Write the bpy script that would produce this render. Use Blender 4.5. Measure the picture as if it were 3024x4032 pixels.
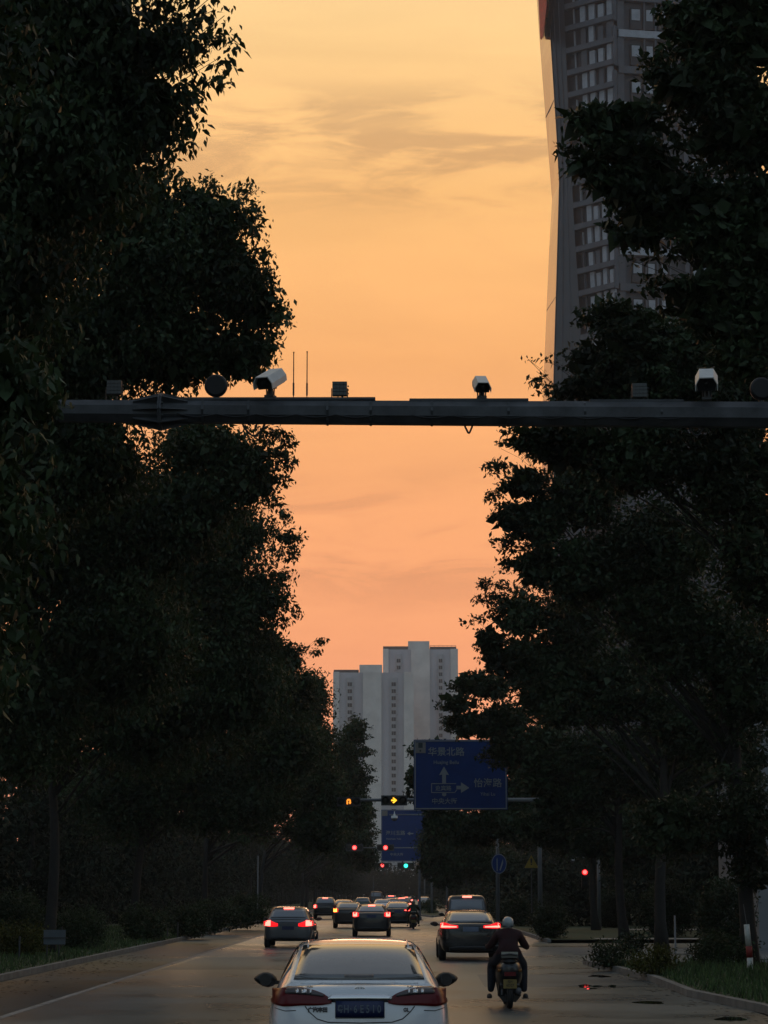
import bpy, bmesh, math, random
import numpy as np
from mathutils import Vector, Matrix
from mathutils.bvhtree import BVHTree
R = math.radians
random.seed(7)
for o in list(bpy.data.objects): bpy.data.objects.remove(o)
SC = bpy.context.scene
COL = SC.collection

# ------------------------------------------------------------------ camera
F = 8970.0; W0, H0 = 3024.0, 4032.0; YH = 3515.0; VPX = 1560.0; CH = 2.0; HAZE = .00016
PITCH = math.atan((YH - H0/2)/F)
YAW = math.atan((VPX - W0/2)/F*math.cos(PITCH))
cd = bpy.data.cameras.new('camera'); cam = bpy.data.objects.new('camera', cd); COL.objects.link(cam)
cd.sensor_fit = 'VERTICAL'; cd.sensor_height = 34.6; cd.lens = F/H0*34.6
cd.clip_start = 0.5; cd.clip_end = 6000
cam.location = (0, 0, CH)
cam.rotation_euler = (math.pi/2 + PITCH, 0, YAW)
SC.camera = cam
_M = Matrix.Rotation(YAW, 3, 'Z') @ Matrix.Rotation(math.pi/2 + PITCH, 3, 'X')

def P(px, py, Y):
    """the point at distance Y along the road that is seen at a pixel of the 3024x4032 photograph"""
    d = _M @ Vector(((px - W0/2)/F, -(py - H0/2)/F, -1.0))
    t = Y/d.y
    return Vector((d.x*t, Y, CH + d.z*t))
def XX(px, Y): return P(px, YH, Y).x
def SS(Y): return F/Y

# ------------------------------------------------------------------ world and sun
SKYGAIN = (1.10, 1.08, 1.08)
SUN_EL, SUN_AZ = R(3.0), R(0.0)
world = bpy.data.worlds.new('World'); SC.world = world; world.use_nodes = True
nt = world.node_tree; nt.nodes.clear()
def N(tree, typ, **kw):
    n = tree.nodes.new(typ)
    for k, v in kw.items():
        if k.startswith('i_'):
            key = k[2:]; key = int(key) if key.isdigit() else key.replace('_', ' ')
            n.inputs[key].default_value = v
        else: setattr(n, k, v)
    return n
def L(tree, a, b): tree.links.new(a, b)
def srgb(r, g, b):
    f = lambda c: (c/255/12.92) if c/255 <= .04045 else ((c/255+.055)/1.055)**2.4
    return (f(r), f(g), f(b), 1)
def ramp(tree, stops, interp='LINEAR'):
    n = tree.nodes.new('ShaderNodeValToRGB'); cr = n.color_ramp; cr.interpolation = interp
    while len(cr.elements) > 1: cr.elements.remove(cr.elements[-1])
    cr.elements[0].position = stops[0][0]; cr.elements[0].color = stops[0][1]
    for p, c in stops[1:]:
        e = cr.elements.new(p); e.color = c
    return n
def math_(tree, op, a, b=None, c=None):
    n = tree.nodes.new('ShaderNodeMath'); n.operation = op
    for i, v in enumerate((a, b, c)):
        if v is None: continue
        if hasattr(v, 'is_output'): tree.links.new(v, n.inputs[i])
        else: n.inputs[i].default_value = v
    return n.outputs[0]
tc = N(nt, 'ShaderNodeTexCoord'); sp = N(nt, 'ShaderNodeSeparateXYZ'); L(nt, tc.outputs['Generated'], sp.inputs[0])
dx, dy, dz = sp.outputs
zz = math_(nt, 'MAXIMUM', dz, 0.0)
sky_r = ramp(nt, [(0.00, srgb(228,152,128)), (0.05, srgb(245,160,120)), (0.11, srgb(252,168,116)), (0.167, srgb(254,174,114)),
                  (0.23, srgb(255,182,112)), (0.30, srgb(255,195,122)), (0.378, srgb(254,212,146)), (0.50, srgb(222,200,158)),
                  (0.68, srgb(158,164,168)), (1.0, srgb(124,136,148))])
L(nt, zz, sky_r.inputs[0])
# clouds in sheets: planar coordinates x/(z+k) stretched sideways
hor = math_(nt, 'MAXIMUM', math_(nt, 'ABSOLUTE', dy), 0.25)
cx = math_(nt, 'DIVIDE', dx, hor); cz = math_(nt, 'DIVIDE', dz, hor)
cv = N(nt, 'ShaderNodeCombineXYZ'); L(nt, math_(nt, 'MULTIPLY', cx, 11.0), cv.inputs[0]); L(nt, math_(nt, 'MULTIPLY', cz, 48.0), cv.inputs[1]); cv.inputs[2].default_value = 3.7
cn = N(nt, 'ShaderNodeTexNoise', i_Scale=1.0, i_Detail=7.0, i_Roughness=0.6, i_Distortion=0.8); L(nt, cv.outputs[0], cn.inputs['Vector'])
band = ramp(nt, [(0.0,(0,0,0,1)),(0.12,(.15,.15,.15,1)),(0.145,(.75,.75,.75,1)),(0.165,(.75,.75,.75,1)),(0.19,(.12,.12,.12,1)),(0.30,(.10,.10,.10,1)),(0.318,(.9,.9,.9,1)),(0.335,(1,1,1,1)),(0.355,(.9,.9,.9,1)),(0.372,(.06,.06,.06,1)),(0.6,(.35,.35,.35,1)),(1,(.3,.3,.3,1))])
L(nt, cz, band.inputs[0])
cr1 = ramp(nt, [(0.40,(0,0,0,1)),(0.60,(1,1,1,1))], 'EASE'); L(nt, cn.outputs[0], cr1.inputs[0])
cm = math_(nt, 'MULTIPLY', math_(nt, 'MULTIPLY', cr1.outputs[0], band.outputs[0]), 0.62)
cmix = N(nt, 'ShaderNodeMix', data_type='RGBA'); L(nt, cm, cmix.inputs[0]); L(nt, sky_r.outputs[0], cmix.inputs[6])
cmul = N(nt, 'ShaderNodeMix', data_type='RGBA', blend_type='MULTIPLY'); cmul.inputs[0].default_value = 1; L(nt, sky_r.outputs[0], cmul.inputs[6]); cmul.inputs[7].default_value = (.54,.53,.66,1)
L(nt, cmul.outputs[2], cmix.inputs[7])
# bright wisps
cv2 = N(nt, 'ShaderNodeCombineXYZ'); L(nt, math_(nt, 'MULTIPLY', cx, 4.0), cv2.inputs[0]); L(nt, math_(nt, 'MULTIPLY', cz, 26.0), cv2.inputs[1]); cv2.inputs[2].default_value = 9.1
cn2 = N(nt, 'ShaderNodeTexNoise', i_Scale=1.0, i_Detail=4.0, i_Distortion=0.6); L(nt, cv2.outputs[0], cn2.inputs['Vector'])
w2 = N(nt, 'ShaderNodeMapRange', i_1=.35, i_2=.68, i_3=.96, i_4=1.05); L(nt, cn2.outputs[0], w2.inputs[0])
wm0 = N(nt, 'ShaderNodeVectorMath', operation='MULTIPLY'); wm0.inputs[1].default_value = SKYGAIN; L(nt, cmix.outputs[2], wm0.inputs[0])
wm = N(nt, 'ShaderNodeVectorMath', operation='SCALE'); L(nt, wm0.outputs[0], wm.inputs[0]); L(nt, w2.outputs[0], wm.inputs['Scale'])
sky = N(nt, 'ShaderNodeTexSky', sky_type='NISHITA', sun_disc=False, sun_elevation=SUN_EL, sun_rotation=SUN_AZ, air_density=1.4, dust_density=1.5, ozone_density=1.2)
sks = N(nt, 'ShaderNodeVectorMath', operation='MULTIPLY'); L(nt, sky.outputs[0], sks.inputs[0]); sks.inputs[1].default_value = (.078,.095,.115)
skadd = N(nt, 'ShaderNodeVectorMath', operation='ADD'); L(nt, sks.outputs[0], skadd.inputs[0]); skadd.inputs[1].default_value = (.185,.235,.30)
hl = math_(nt, 'SQRT', math_(nt, 'ADD', math_(nt, 'MULTIPLY', dx, dx), math_(nt, 'ADD', math_(nt, 'MULTIPLY', dy, dy), 1e-4)))
azf = N(nt, 'ShaderNodeMapRange', interpolation_type='SMOOTHSTEP', i_1=.0, i_2=.96, i_3=0., i_4=1.); L(nt, math_(nt, 'DIVIDE', dy, hl), azf.inputs[0])
fin = N(nt, 'ShaderNodeMix', data_type='RGBA'); L(nt, azf.outputs[0], fin.inputs[0]); L(nt, skadd.outputs[0], fin.inputs[6]); L(nt, wm.outputs[0], fin.inputs[7])
bg = N(nt, 'ShaderNodeBackground'); bg.inputs[1].default_value = 1.0; L(nt, fin.outputs[2], bg.inputs[0])
wo = N(nt, 'ShaderNodeOutputWorld'); L(nt, bg.outputs[0], wo.inputs[0])

sd = bpy.data.lights.new('sun', 'SUN'); sd.energy = 0.12; sd.angle = R(12); sd.color = (1, .62, .36)
sun = bpy.data.objects.new('sun', sd); COL.objects.link(sun)
sdir = Vector((math.sin(SUN_AZ)*math.cos(SUN_EL), math.cos(SUN_AZ)*math.cos(SUN_EL), math.sin(SUN_EL)))
sun.rotation_euler = (-sdir).to_track_quat('-Z', 'Y').to_euler()
sun.location = (0, 60, 60)
vs = SC.view_settings; SC.display_settings.display_device = 'sRGB'
vs.view_transform = 'Standard'; vs.look = 'None'; vs.exposure = 0.0; vs.gamma = 1; vs.use_curve_mapping = False
SC.cycles.max_bounces = 6; SC.cycles.diffuse_bounces = 3; SC.cycles.glossy_bounces = 3; SC.cycles.transmission_bounces = 4
SC.cycles.volume_bounces = 0

# ------------------------------------------------------------------ materials
MATS = {}
def mat(name, col, rough=.6, metal=0., spec=.5, coat=0., emit=None, es=0., var=0., vscale=4., bump=0., bscale=30., trans=0., island=False, col2=None, detail=4.):
    if name in MATS: return MATS[name]
    m = bpy.data.materials.new(name); m.use_nodes = True; t = m.node_tree
    b = t.nodes['Principled BSDF']; c = (*col, 1) if len(col) == 3 else col
    b.inputs['Base Color'].default_value = c; b.inputs['Roughness'].default_value = rough
    b.inputs['Metallic'].default_value = metal; b.inputs['Specular IOR Level'].default_value = spec
    b.inputs['Coat Weight'].default_value = coat
    if 'asphalt' in name: b.inputs['Specular Tint'].default_value = (.70,.88,1.0,1)
    b.inputs['Coat Roughness'].default_value = .04
    if emit: b.inputs['Emission Color'].default_value = (*emit, 1); b.inputs['Emission Strength'].default_value = es
    tcn = t.nodes.new('ShaderNodeTexCoord')
    if var or col2:
        n = N(t, 'ShaderNodeTexNoise', i_Scale=vscale, i_Detail=detail, i_Roughness=.6); L(t, tcn.outputs['Object'], n.inputs['Vector'])
        lo = tuple(x*(1-var) for x in c[:3]) + (1,); hi = (tuple(min(1, x*(1+var)) for x in c[:3]) + (1,)) if col2 is None else (*col2, 1)
        r = ramp(t, [(.32, lo), (.68, hi)]); L(t, n.outputs[0], r.inputs[0]); src = r.outputs[0]
        if island:
            g = t.nodes.new('ShaderNodeNewGeometry')
            mr = N(t, 'ShaderNodeMapRange', i_3=.55, i_4=1.5); L(t, g.outputs['Random Per Island'], mr.inputs[0])
            v = N(t, 'ShaderNodeVectorMath', operation='SCALE'); L(t, src, v.inputs[0]); L(t, mr.outputs[0], v.inputs['Scale']); src = v.outputs[0]
        L(t, src, b.inputs['Base Color'])
        if not island:
            rr = N(t, 'ShaderNodeMapRange', i_3=max(0, rough-.12), i_4=min(1, rough+.12)); L(t, n.outputs[0], rr.inputs[0]); L(t, rr.outputs[0], b.inputs['Roughness'])
    if bump:
        n2 = N(t, 'ShaderNodeTexNoise', i_Scale=bscale, i_Detail=5.); L(t, tcn.outputs['Object'], n2.inputs['Vector'])
        bp = N(t, 'ShaderNodeBump', i_Strength=bump, i_Distance=.02); L(t, n2.outputs[0], bp.inputs['Height']); L(t, bp.outputs[0], b.inputs['Normal'])
    if trans:
        tr = t.nodes.new('ShaderNodeBsdfTranslucent'); tr.inputs[0].default_value = (c[0]*1.6, c[1]*1.7, c[2]*.8, 1)
        ms = t.nodes.new('ShaderNodeMixShader'); ms.inputs[0].default_value = trans
        L(t, b.outputs[0], ms.inputs[1]); L(t, tr.outputs[0], ms.inputs[2]); L(t, ms.outputs[0], t.nodes['Material Output'].inputs[0])
    MATS[name] = m; return m

LEAF_L = mat('broad green leaf', (.026,.042,.018), .5, spec=.2, var=.75, vscale=.45, island=True, trans=.16)
LEAF_R = mat('dark green leaf', (.021,.034,.015), .5, spec=.2, var=.75, vscale=.45, island=True, trans=.12)
LEAF_Y = mat('yellow green leaf', (.060,.062,.014), .6, spec=.15, var=.3, vscale=1.5, island=True, trans=.15)
LEAF_F = mat('far leaf', (.016,.023,.013), .7, spec=.1, var=.4, vscale=.4, island=True)
BARK = mat('bark', (.020,.018,.015), .9, var=.4, vscale=6, bump=.6, bscale=25)
WHITEBARK = mat('limewashed bark', (.5,.5,.46), .9, var=.3, vscale=8, bump=.4)
GRASS = mat('grass', (.050,.085,.022), .9, var=.4, vscale=1.5, island=True)
STEEL = mat('galvanised steel', (.062,.065,.070), .6, metal=.25, var=.5, vscale=3, bump=.12, bscale=60)
STEEL_D = mat('dark painted steel', (.045,.048,.05), .5, var=.2)
POLE_W = mat('white painted pole', (.15,.16,.165), .5, var=.15)
WHITE_PL = mat('white housing plastic', (.60,.60,.58), .45, var=.12, vscale=6)
BLACK_PL = mat('black plastic', (.012,.012,.013), .45)
RUBBER = mat('tyre rubber', (.012,.012,.012), .85)
ALLOY = mat('alloy rim', (.28,.28,.29), .35, metal=.8)
CHROME = mat('chrome', (.7,.7,.7), .12, metal=1)
GLASS_D = mat('tinted glass greyed for light', (.10,.102,.106), .08, spec=.9, coat=.8, var=.1, vscale=2)  # grey base stands in for sky reflection and light seen through the car
GLASS_F = mat('rear glass greyed for through light', (.17,.18,.20), .10, spec=.8, coat=.6)  # lighter grey paints in the light that would show through the car
MIRG = mat('dark mirror glass', (.012,.012,.014), .25)
def emis(name, col, s):
    if name in MATS: return MATS[name]
    return mat(name, tuple(c*.3 for c in col), .4, emit=col, es=s)
RED_HOT = emis('lit brake lamp', (1, .15, .11), 4.6)
RED_DIM = emis('lit tail lamp lens', (1, .010, .014), 1.25)
AMBER = emis('lit amber indicator', (1, .46, .06), 4.0)
SIG_RED = emis('lit red signal', (1, .10, .09), 3.6)
SIG_GRN = emis('lit green signal', (.05, 1, .66), 2.6)
SIG_GRIM = emis('green lens rim', (.0, .40, .28), 1.0)
SIG_AMB = emis('lit yellow signal', (1, .48, .03), 1.9)
LENS_OFF = mat('unlit signal lens', (.01,.012,.01), .3)
REDLENS = mat('unlit red lens', (.11,.004,.006), .30, spec=.25, coat=.12)
SMOKELENS = mat('clear smoked lens', (.06,.05,.05), .2, coat=.2)
BLUE_SIGN = mat('blue sign sheet', (.004,.030,.135), .5, spec=.3, var=.12, vscale=2)
SIGN_W = mat('white sign print', (.20,.215,.22), .6)  # white dimmed in its colour to stand for the trees' shade
PLATE_B = mat('blue number plate', (.006,.016,.07), .4)
PLATE_Y = mat('yellow number plate', (.20,.14,.035), .5, var=.1)

# ------------------------------------------------------------------ mesh helpers
def finish(name, me, m, parent=None, smooth=False, loc=None):
    if m is not None:
        for x in (m if isinstance(m, (list, tuple)) else [m]): me.materials.append(x)
    if smooth: me.shade_smooth()
    o = bpy.data.objects.new(name, me); COL.objects.link(o)
    if parent: o.parent = parent
    if loc: o.location = loc
    return o
class MB:
    def __init__(s): s.v = []; s.f = []
    def add(s, vs, fs):
        n = len(s.v); s.v += [tuple(v) for v in vs]; s.f += [tuple(i+n for i in f) for f in fs]; return s
    def box(s, c, d, rot=None, taper=1.0):
        hx, hy, hz = d[0]/2, d[1]/2, d[2]/2
        vs = [Vector((x*hx*(taper if z > 0 else 1), y*hy*(taper if z > 0 else 1), z*hz)) for z in (-1, 1) for x, y in ((-1,-1),(1,-1),(1,1),(-1,1))]
        if rot is not None:
            vs = [rot @ v for v in vs]
        vs = [v + Vector(c) for v in vs]
        return s.add(vs, [(3,2,1,0),(4,5,6,7),(0,1,5,4),(1,2,6,5),(2,3,7,6),(3,0,4,7)])
    def tube(s, pts, rad, n=8, cap=True):
        pts = [Vector(p) for p in pts]
        if not isinstance(rad, (list, tuple)): rad = [rad]*len(pts)
        rings = []; up = None
        for i, p in enumerate(pts):
            d = (pts[min(i+1, len(pts)-1)] - pts[max(i-1, 0)]).normalized()
            if up is None: up = Vector((0,0,1)) if abs(d.z) < .9 else Vector((0,1,0))
            a = d.cross(up).normalized(); b = d.cross(a).normalized(); up = -b if False else up
            rings.append([p + (a*math.cos(2*math.pi*(k+.5)/n) + b*math.sin(2*math.pi*(k+.5)/n))*rad[i] for k in range(n)])
        vs = [v for r in rings for v in r]; fs = []
        for i in range(len(rings)-1):
            for k in range(n): fs.append((i*n+k, i*n+(k+1) % n, (i+1)*n+(k+1) % n, (i+1)*n+k))
        if cap: fs.append(tuple(range(n))[::-1]); fs.append(tuple((len(rings)-1)*n+k for k in range(n)))
        return s.add(vs, fs)
    def lathe(s, prof, c, axis='X', n=20):
        vs = []; m = len(prof)
        for k in range(n):
            a = 2*math.pi*k/n
            for (t, r) in prof:
                if axis == 'X': v = (t, r*math.cos(a), r*math.sin(a))
                elif axis == 'Y': v = (r*math.cos(a), t, r*math.sin(a))
                else: v = (r*math.cos(a), r*math.sin(a), t)
                vs.append(Vector(v)+Vector(c))
        fs = [(k*m+i, k*m+i+1, ((k+1) % n)*m+i+1, ((k+1) % n)*m+i) for k in range(n) for i in range(m-1)]
        return s.add(vs, fs)
    def prism(s, poly, y0, y1):
        """polygon in x,z between two y"""
        n = len(poly)
        vs = [(x, y0, z) for x, z in poly] + [(x, y1, z) for x, z in poly]
        return s.add(vs, [tuple(range(n)), tuple(range(2*n-1, n-1, -1))] + [(i, i+n, (i+1) % n+n, (i+1) % n) for i in range(n)])
    def build(s, name, m, parent=None, smooth=False, loc=None):
        me = bpy.data.meshes.new(name); me.from_pydata(s.v, [], s.f)
        bm = bmesh.new(); bm.from_mesh(me); bmesh.ops.recalc_face_normals(bm, faces=bm.faces); bm.to_mesh(me); bm.free()
        me.update(); return finish(name, me, m, parent, smooth, loc)
def thing(name, label, cat, loc=(0,0,0), rz=0, group=None):
    o = bpy.data.objects.new(name, None); COL.objects.link(o); o.empty_display_size = .2
    o.location = loc; o.rotation_euler = (0, 0, rz); o['label'] = label; o['category'] = cat
    if group: o['group'] = group
    return o
def tag(o, label, cat, group=None):
    o['label'] = label; o['category'] = cat
    if group: o['group'] = group
    return o
def kindof(o, k): o['kind'] = k; return o
def dup(root, loc, rz=0, label=None, scale=None):
    r = root.copy(); COL.objects.link(r); r.location = loc; r.rotation_euler = (0, 0, rz)
    if label: r['label'] = label
    if scale: r.scale = scale
    for ch in list(root.children):
        c = ch.copy(); COL.objects.link(c); c.parent = r
        for g in ch.children:
            d = g.copy(); COL.objects.link(d); d.parent = c
    return r
def text_mesh(txt, size, x, y, z, bold=.0, align='CENTER', depth=.003, sx=1.0):
    cu = bpy.data.curves.new('t', 'FONT'); cu.body = txt; cu.size = size; cu.align_x = align; cu.align_y = 'CENTER'
    cu.extrude = depth; cu.offset = bold; cu.resolution_u = 2
    o = bpy.data.objects.new('t', cu); COL.objects.link(o)
    dg = bpy.context.evaluated_depsgraph_get(); me = bpy.data.meshes.new_from_object(o.evaluated_get(dg))
    bpy.data.objects.remove(o)
    vs = [(v.co.x*sx+x, y - v.co.z, v.co.y+z) for v in me.vertices]; fs = [tuple(p.vertices) for p in me.polygons]
    bpy.data.meshes.remove(me); mb = MB(); mb.add(vs, fs); return mb

# ------------------------------------------------------------------ foliage
def leaves(centers, length, rng, hang=.5, slim=.42, six=False, nrm_up=.3):
    n = len(centers)
    d = rng.normal(size=(n, 3)); d[:, 2] -= hang*1.5; d /= np.linalg.norm(d, axis=1)[:, None]
    q = rng.normal(size=(n, 3)); q[:, 2] += nrm_up; a = np.cross(d, q); a /= (np.linalg.norm(a, axis=1)[:, None]+1e-9)
    b = np.cross(a, d)
    ln = length*rng.uniform(.4, 1.35, size=(n, 1)); w = ln*slim
    c = np.asarray(centers)
    if six:
        vs = np.stack([c, c + d*ln*.35 + a*w*.55 + b*w*.18, c + d*ln*.7 + a*w*.34 + b*w*.1, c + d*ln*1.08, c + d*ln*.7 - a*w*.34 + b*w*.1, c + d*ln*.35 - a*w*.55 + b*w*.18], 1); k = 6
    else:
        vs = np.stack([c, c + d*ln*.45 + a*w*.55 + b*w*.2, c + d*ln, c + d*ln*.45 - a*w*.55 + b*w*.2], 1); k = 4
    return vs.reshape(-1, 3), k
def leaf_mesh(name, vs, k, extra=None):
    n = len(vs)//k; me = bpy.data.meshes.new(name)
    me.vertices.add(len(vs)); me.vertices.foreach_set('co', vs.astype(np.float32).ravel())
    me.loops.add(len(vs)); me.loops.foreach_set('vertex_index', np.arange(len(vs), dtype=np.int32))
    me.polygons.add(n); me.polygons.foreach_set('loop_start', np.arange(0, len(vs), k, dtype=np.int32))
    me.polygons.foreach_set('loop_total', np.full(n, k, dtype=np.int32))
    me.update(calc_edges=True); me.validate(); return me
def lobe_points(c, r, n, rng, clump, flat=1.0, fill=.45, sub=36):
    """leaf positions in clumps through an ellipsoid, denser near its skin"""
    k = max(4, n//sub)
    u = rng.normal(size=(k, 3)); u /= np.linalg.norm(u, axis=1)[:, None]
    rad = fill + (1-fill)*rng.uniform(0, 1, size=(k, 1))**.6
    rad *= rng.uniform(.82, 1.12, size=(k, 1))
    cc = u*rad
    pts = cc[rng.integers(0, k, n)]
    off = np.clip(rng.normal(size=(n, 3)), -1.9, 1.9)
    return np.asarray(c) + pts*np.asarray(r) + off*np.array([clump, clump, clump*flat])
def trunk_mb(h, r0, r1, lean, rng, base=(0,0,0), n=9):
    mb = MB(); pts = []; rad = []
    ph = rng.uniform(0, 6)
    for i in range(7):
        t = i/6
        pts.append((base[0]+lean[0]*t + .12*math.sin(ph+t*4), base[1]+lean[1]*t+.1*math.sin(ph*2+t*3), base[2]+h*t))
        rad.append(r0*(1-t)+r1*t + (r0*.45*(1-t*6) if t < .16 else 0))
    mb.tube(pts, rad, n); return mb, pts
NLEAF = [0]
def tree(label, tx, Y, lobes, leaf=.13, dens=2.6, m=None, name='street_tree', seed=0, group=None, trunk_h=5., r0=.2, flat=.6, clump=.28, six=False, hang=.5, white=False, twigs=10):
    rng = np.random.default_rng(seed+100)
    root = thing(name, label, 'tree', (tx, Y, 0), 0, group)
    allv = []
    cen = []
    for lb in lobes:
        px, py, rx, ry = lb[:4]; dyy = lb[4] if len(lb) > 4 else 0.; dd = lb[5] if len(lb) > 5 else 1.
        yy = Y + dyy; c = P(px, py, yy); s = SS(yy)
        a, b = rx/s, ry/s; dep = min(max(a, b)*.85, 3.2)
        la = leaf*leaf*.42*.6*.62
        n = int(dens*dd*math.pi*a*b/la)
        c = (c.x - tx, c.y - Y, c.z); cen.append((c, (a, dep, b)))
        allv.append(lobe_points(c, (a, dep, b), n, rng, clump*min(1, max(.45, b/1.4)), flat))
    pts = np.concatenate(allv); NLEAF[0] += len(pts)
    vs, k = leaves(pts, leaf, rng, hang=hang, six=six)
    big = []
    for (c, r), lb in zip(cen, lobes):
        dd = lb[5] if len(lb) > 5 else 1.
        if dd < .85: continue
        lf = leaf*2.1; n = int(4.6*math.pi*r[0]*r[2]/(lf*lf*.42*.62*.6))+6
        u = rng.normal(size=(n, 3)); u /= np.linalg.norm(u, axis=1)[:, None]; big.append(np.asarray(c) + u*rng.uniform(0, .70, size=(n, 1))**.7*np.asarray(r)*.92)
    if big:
        bp_ = np.concatenate(big); NLEAF[0] += len(bp_); v2, k2 = leaves(bp_, leaf*2.1, rng, hang=hang, six=six, slim=.6); vs = np.concatenate([vs, v2])
    cr = finish('crown', leaf_mesh('crown', vs, k), m or LEAF_L, root)
    mb, tp = trunk_mb(trunk_h, r0, r0*.62, (rng.uniform(-.3,.3), rng.uniform(-.3,.3)), rng)
    mb.build('trunk', BARK, root, True)
    if white: MB().tube([(0,0,.0),(0,0,1.1)], [r0*1.25, r0*1.06], 10).build('limewash_band', WHITEBARK, root, True)
    top = Vector(tp[-1]); lm = MB()
    for (c, r) in cen:
        c = Vector(c); fork = Vector(tp[4]).lerp(top, rng.uniform(0, 1)); d = c - fork
        mid = fork + d*.5 + Vector((rng.uniform(-.2,.2), rng.uniform(-.2,.2), rng.uniform(.0,.5)))
        th = max(.18, min(1., (r[0]+r[2])*.5/1.4)); lm.tube([fork, fork.lerp(mid, .5)+Vector((0,0,.1)), mid, mid.lerp(c, .6), c], [r0*.5*th, r0*.4*th, r0*.3*th, r0*.2*th, r0*.1*th], 5)
        for q in range(max(2, int(twigs*th))):
            u = Vector(rng.normal(size=3)).normalized(); e = c + Vector((u.x*r[0], u.y*r[1], u.z*r[2]))*rng.uniform(.7, .98)
            st = mid.lerp(c, rng.uniform(.3, 1.)); lm.tube([st, st.lerp(e, .5)+Vector((0,0,.08)), e], [r0*.10*th, r0*.06*th, .006], 4, cap=False)
    lm.build('limbs', BARK, root, True)
    return root

# ================================================================== the ground and the roads
def G(px, py, z=0.0):
    d = _M @ Vector(((px - W0/2)/F, -(py - H0/2)/F, -1.0)); t = (z-CH)/d.z
    return Vector((d.x*t, d.y*t, z))
ASPH = mat('asphalt', (.013,.013,.013), .34, spec=.55, var=.45, vscale=.22, bump=.13, bscale=45, detail=8)
ASPH3 = mat('duller asphalt', (.016,.016,.016), .40, spec=.6, var=.3, vscale=.5, bump=.08, bscale=45)
def asph_shader(m, base, rough):
    t = m.node_tree; b = t.nodes['Principled BSDF']; out = t.nodes['Material Output']
    b.inputs['Specular IOR Level'].default_value = 0.0
    g = N(t, 'ShaderNodeBsdfAnisotropic') if hasattr(bpy.types, 'ShaderNodeBsdfAnisotropic') else N(t, 'ShaderNodeBsdfGlossy')
    g.inputs['Color'].default_value = (.64,.73,.78,1) if base is None else base; tcn = t.nodes.new('ShaderNodeTexCoord')
    n = N(t, 'ShaderNodeTexNoise', i_Scale=.28, i_Detail=7.0, i_Roughness=.6); L(t, tcn.outputs['Object'], n.inputs['Vector'])
    mr = N(t, 'ShaderNodeMapRange', i_1=.3, i_2=.7, i_3=rough-.07, i_4=rough+.10); L(t, n.outputs[0], mr.inputs[0]); L(t, mr.outputs[0], g.inputs['Roughness'])
    if b.inputs['Normal'].links: L(t, b.inputs['Normal'].links[0].from_socket, g.inputs['Normal'])
    fr = N(t, 'ShaderNodeFresnel', i_IOR=1.42); sc_ = math_(t, 'MULTIPLY', fr.outputs[0], .64)
    ms = t.nodes.new('ShaderNodeMixShader'); L(t, sc_, ms.inputs[0]); L(t, b.outputs[0], ms.inputs[1]); L(t, g.outputs[0], ms.inputs[2]); L(t, ms.outputs[0], out.inputs[0])
asph_shader(ASPH, None, .30); asph_shader(ASPH3, (.52,.60,.66,1), .33)
ASPH2 = mat('worn asphalt', (.018,.018,.017), .85, spec=.12, var=.3, vscale=.5, bump=.12, bscale=45)
asph_shader(ASPH2, (.34,.40,.44,1), .32)
EARTH = mat('earth', (.035,.034,.024), .95, var=.5, vscale=.6, bump=.8, bscale=6)
PALE = mat('pale concrete and lit ground', (.30,.28,.25), .8, var=.25, vscale=1.2, bump=.3)
KERB = mat('kerb stone', (.17,.165,.15), .85, var=.3, vscale=2, bump=.3)
PAINT = mat('worn road paint', (.20,.20,.19), .7, var=.45, vscale=3)
TURF = mat('turf', (.030,.045,.014), .95, var=.5, vscale=1.0, bump=.8, bscale=20)
WATER = mat('puddle water', (.01,.01,.01), .02, spec=.6)
def sheet(name, pts, m, z=None):
    mb = MB(); mb.add([(p[0], p[1], p[2] if z is None else z) for p in pts], [tuple(range(len(pts)))])
    o = mb.build(name, m); o['kind'] = 'structure'; return o
sheet('ground', [(-690,-140,0),(690,-140,0),(690,960,0),(-690,960,0)], EARTH, -.02)
XL, XR = -9.05, 6.1
GRASS_DONE = 0
def strip_grid(name, x0, x1, y0, y1, m, z):
    mb = MB(); ys = [y0]
    while ys[-1] < y1: ys.append(min(y1, ys[-1]+ (20 if ys[-1] < 300 else 200)))
    vs = []; fs = []
    for i, y in enumerate(ys): vs += [(x0,y,z),(x1,y,z)]
    for i in range(len(ys)-1): fs.append((2*i,2*i+1,2*i+3,2*i+2))
    mb.add(vs, fs); o = mb.build(name, m); o['kind'] = 'structure'; return o
strip_grid('road', -6.42, XR, -30, 950, ASPH, 0.0)
strip_grid('gutter_lane', XL, -6.42, -30, 950, ASPH2, 0.0)
sheet('side_road', [(XR,61,0),(90,61,0),(90,93,0),(XR,93,0)], ASPH, 0.0)
# right kerb line and its rounded corner, traced on the ground
kr = [(6.35,-20),(6.32,30)] + [tuple(G(a,b).xy) for a, b in ((3024,3990),(2722,3925),(2578,3866),(2430,3826),(2335,3806),(2306,3797),(2320,3789))] + [(7.6,62.5),(13,63.4),(90,64)]
def kerb(pts, name, w=.16, h=.14, m=KERB):
    mb = MB()
    for a, b in zip(pts[:-1], pts[1:]):
        a = Vector((*a, 0)); b = Vector((*b, 0)); d = (b-a); ln = d.length; d.normalize(); n = Vector((-d.y, d.x, 0))*w/2
        vs = [a-n, a+n, b+n, b-n]; vs = vs + [v+Vector((0,0,h)) for v in vs]
        mb.add(vs, [(0,1,5,4),(1,2,6,5),(2,3,7,6),(3,0,4,7),(4,5,6,7)])
    o = mb.build(name, m); o['kind'] = 'structure'; return o
kerb(kr, 'right_kerb')
sheet('right_verge', [(x, y, .12) for x, y in kr] + [(90,-20,.12)], TURF, .12)
kl = [(XL-.08, y) for y in (-30, 30, 60, 120, 300, 940)]
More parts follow.
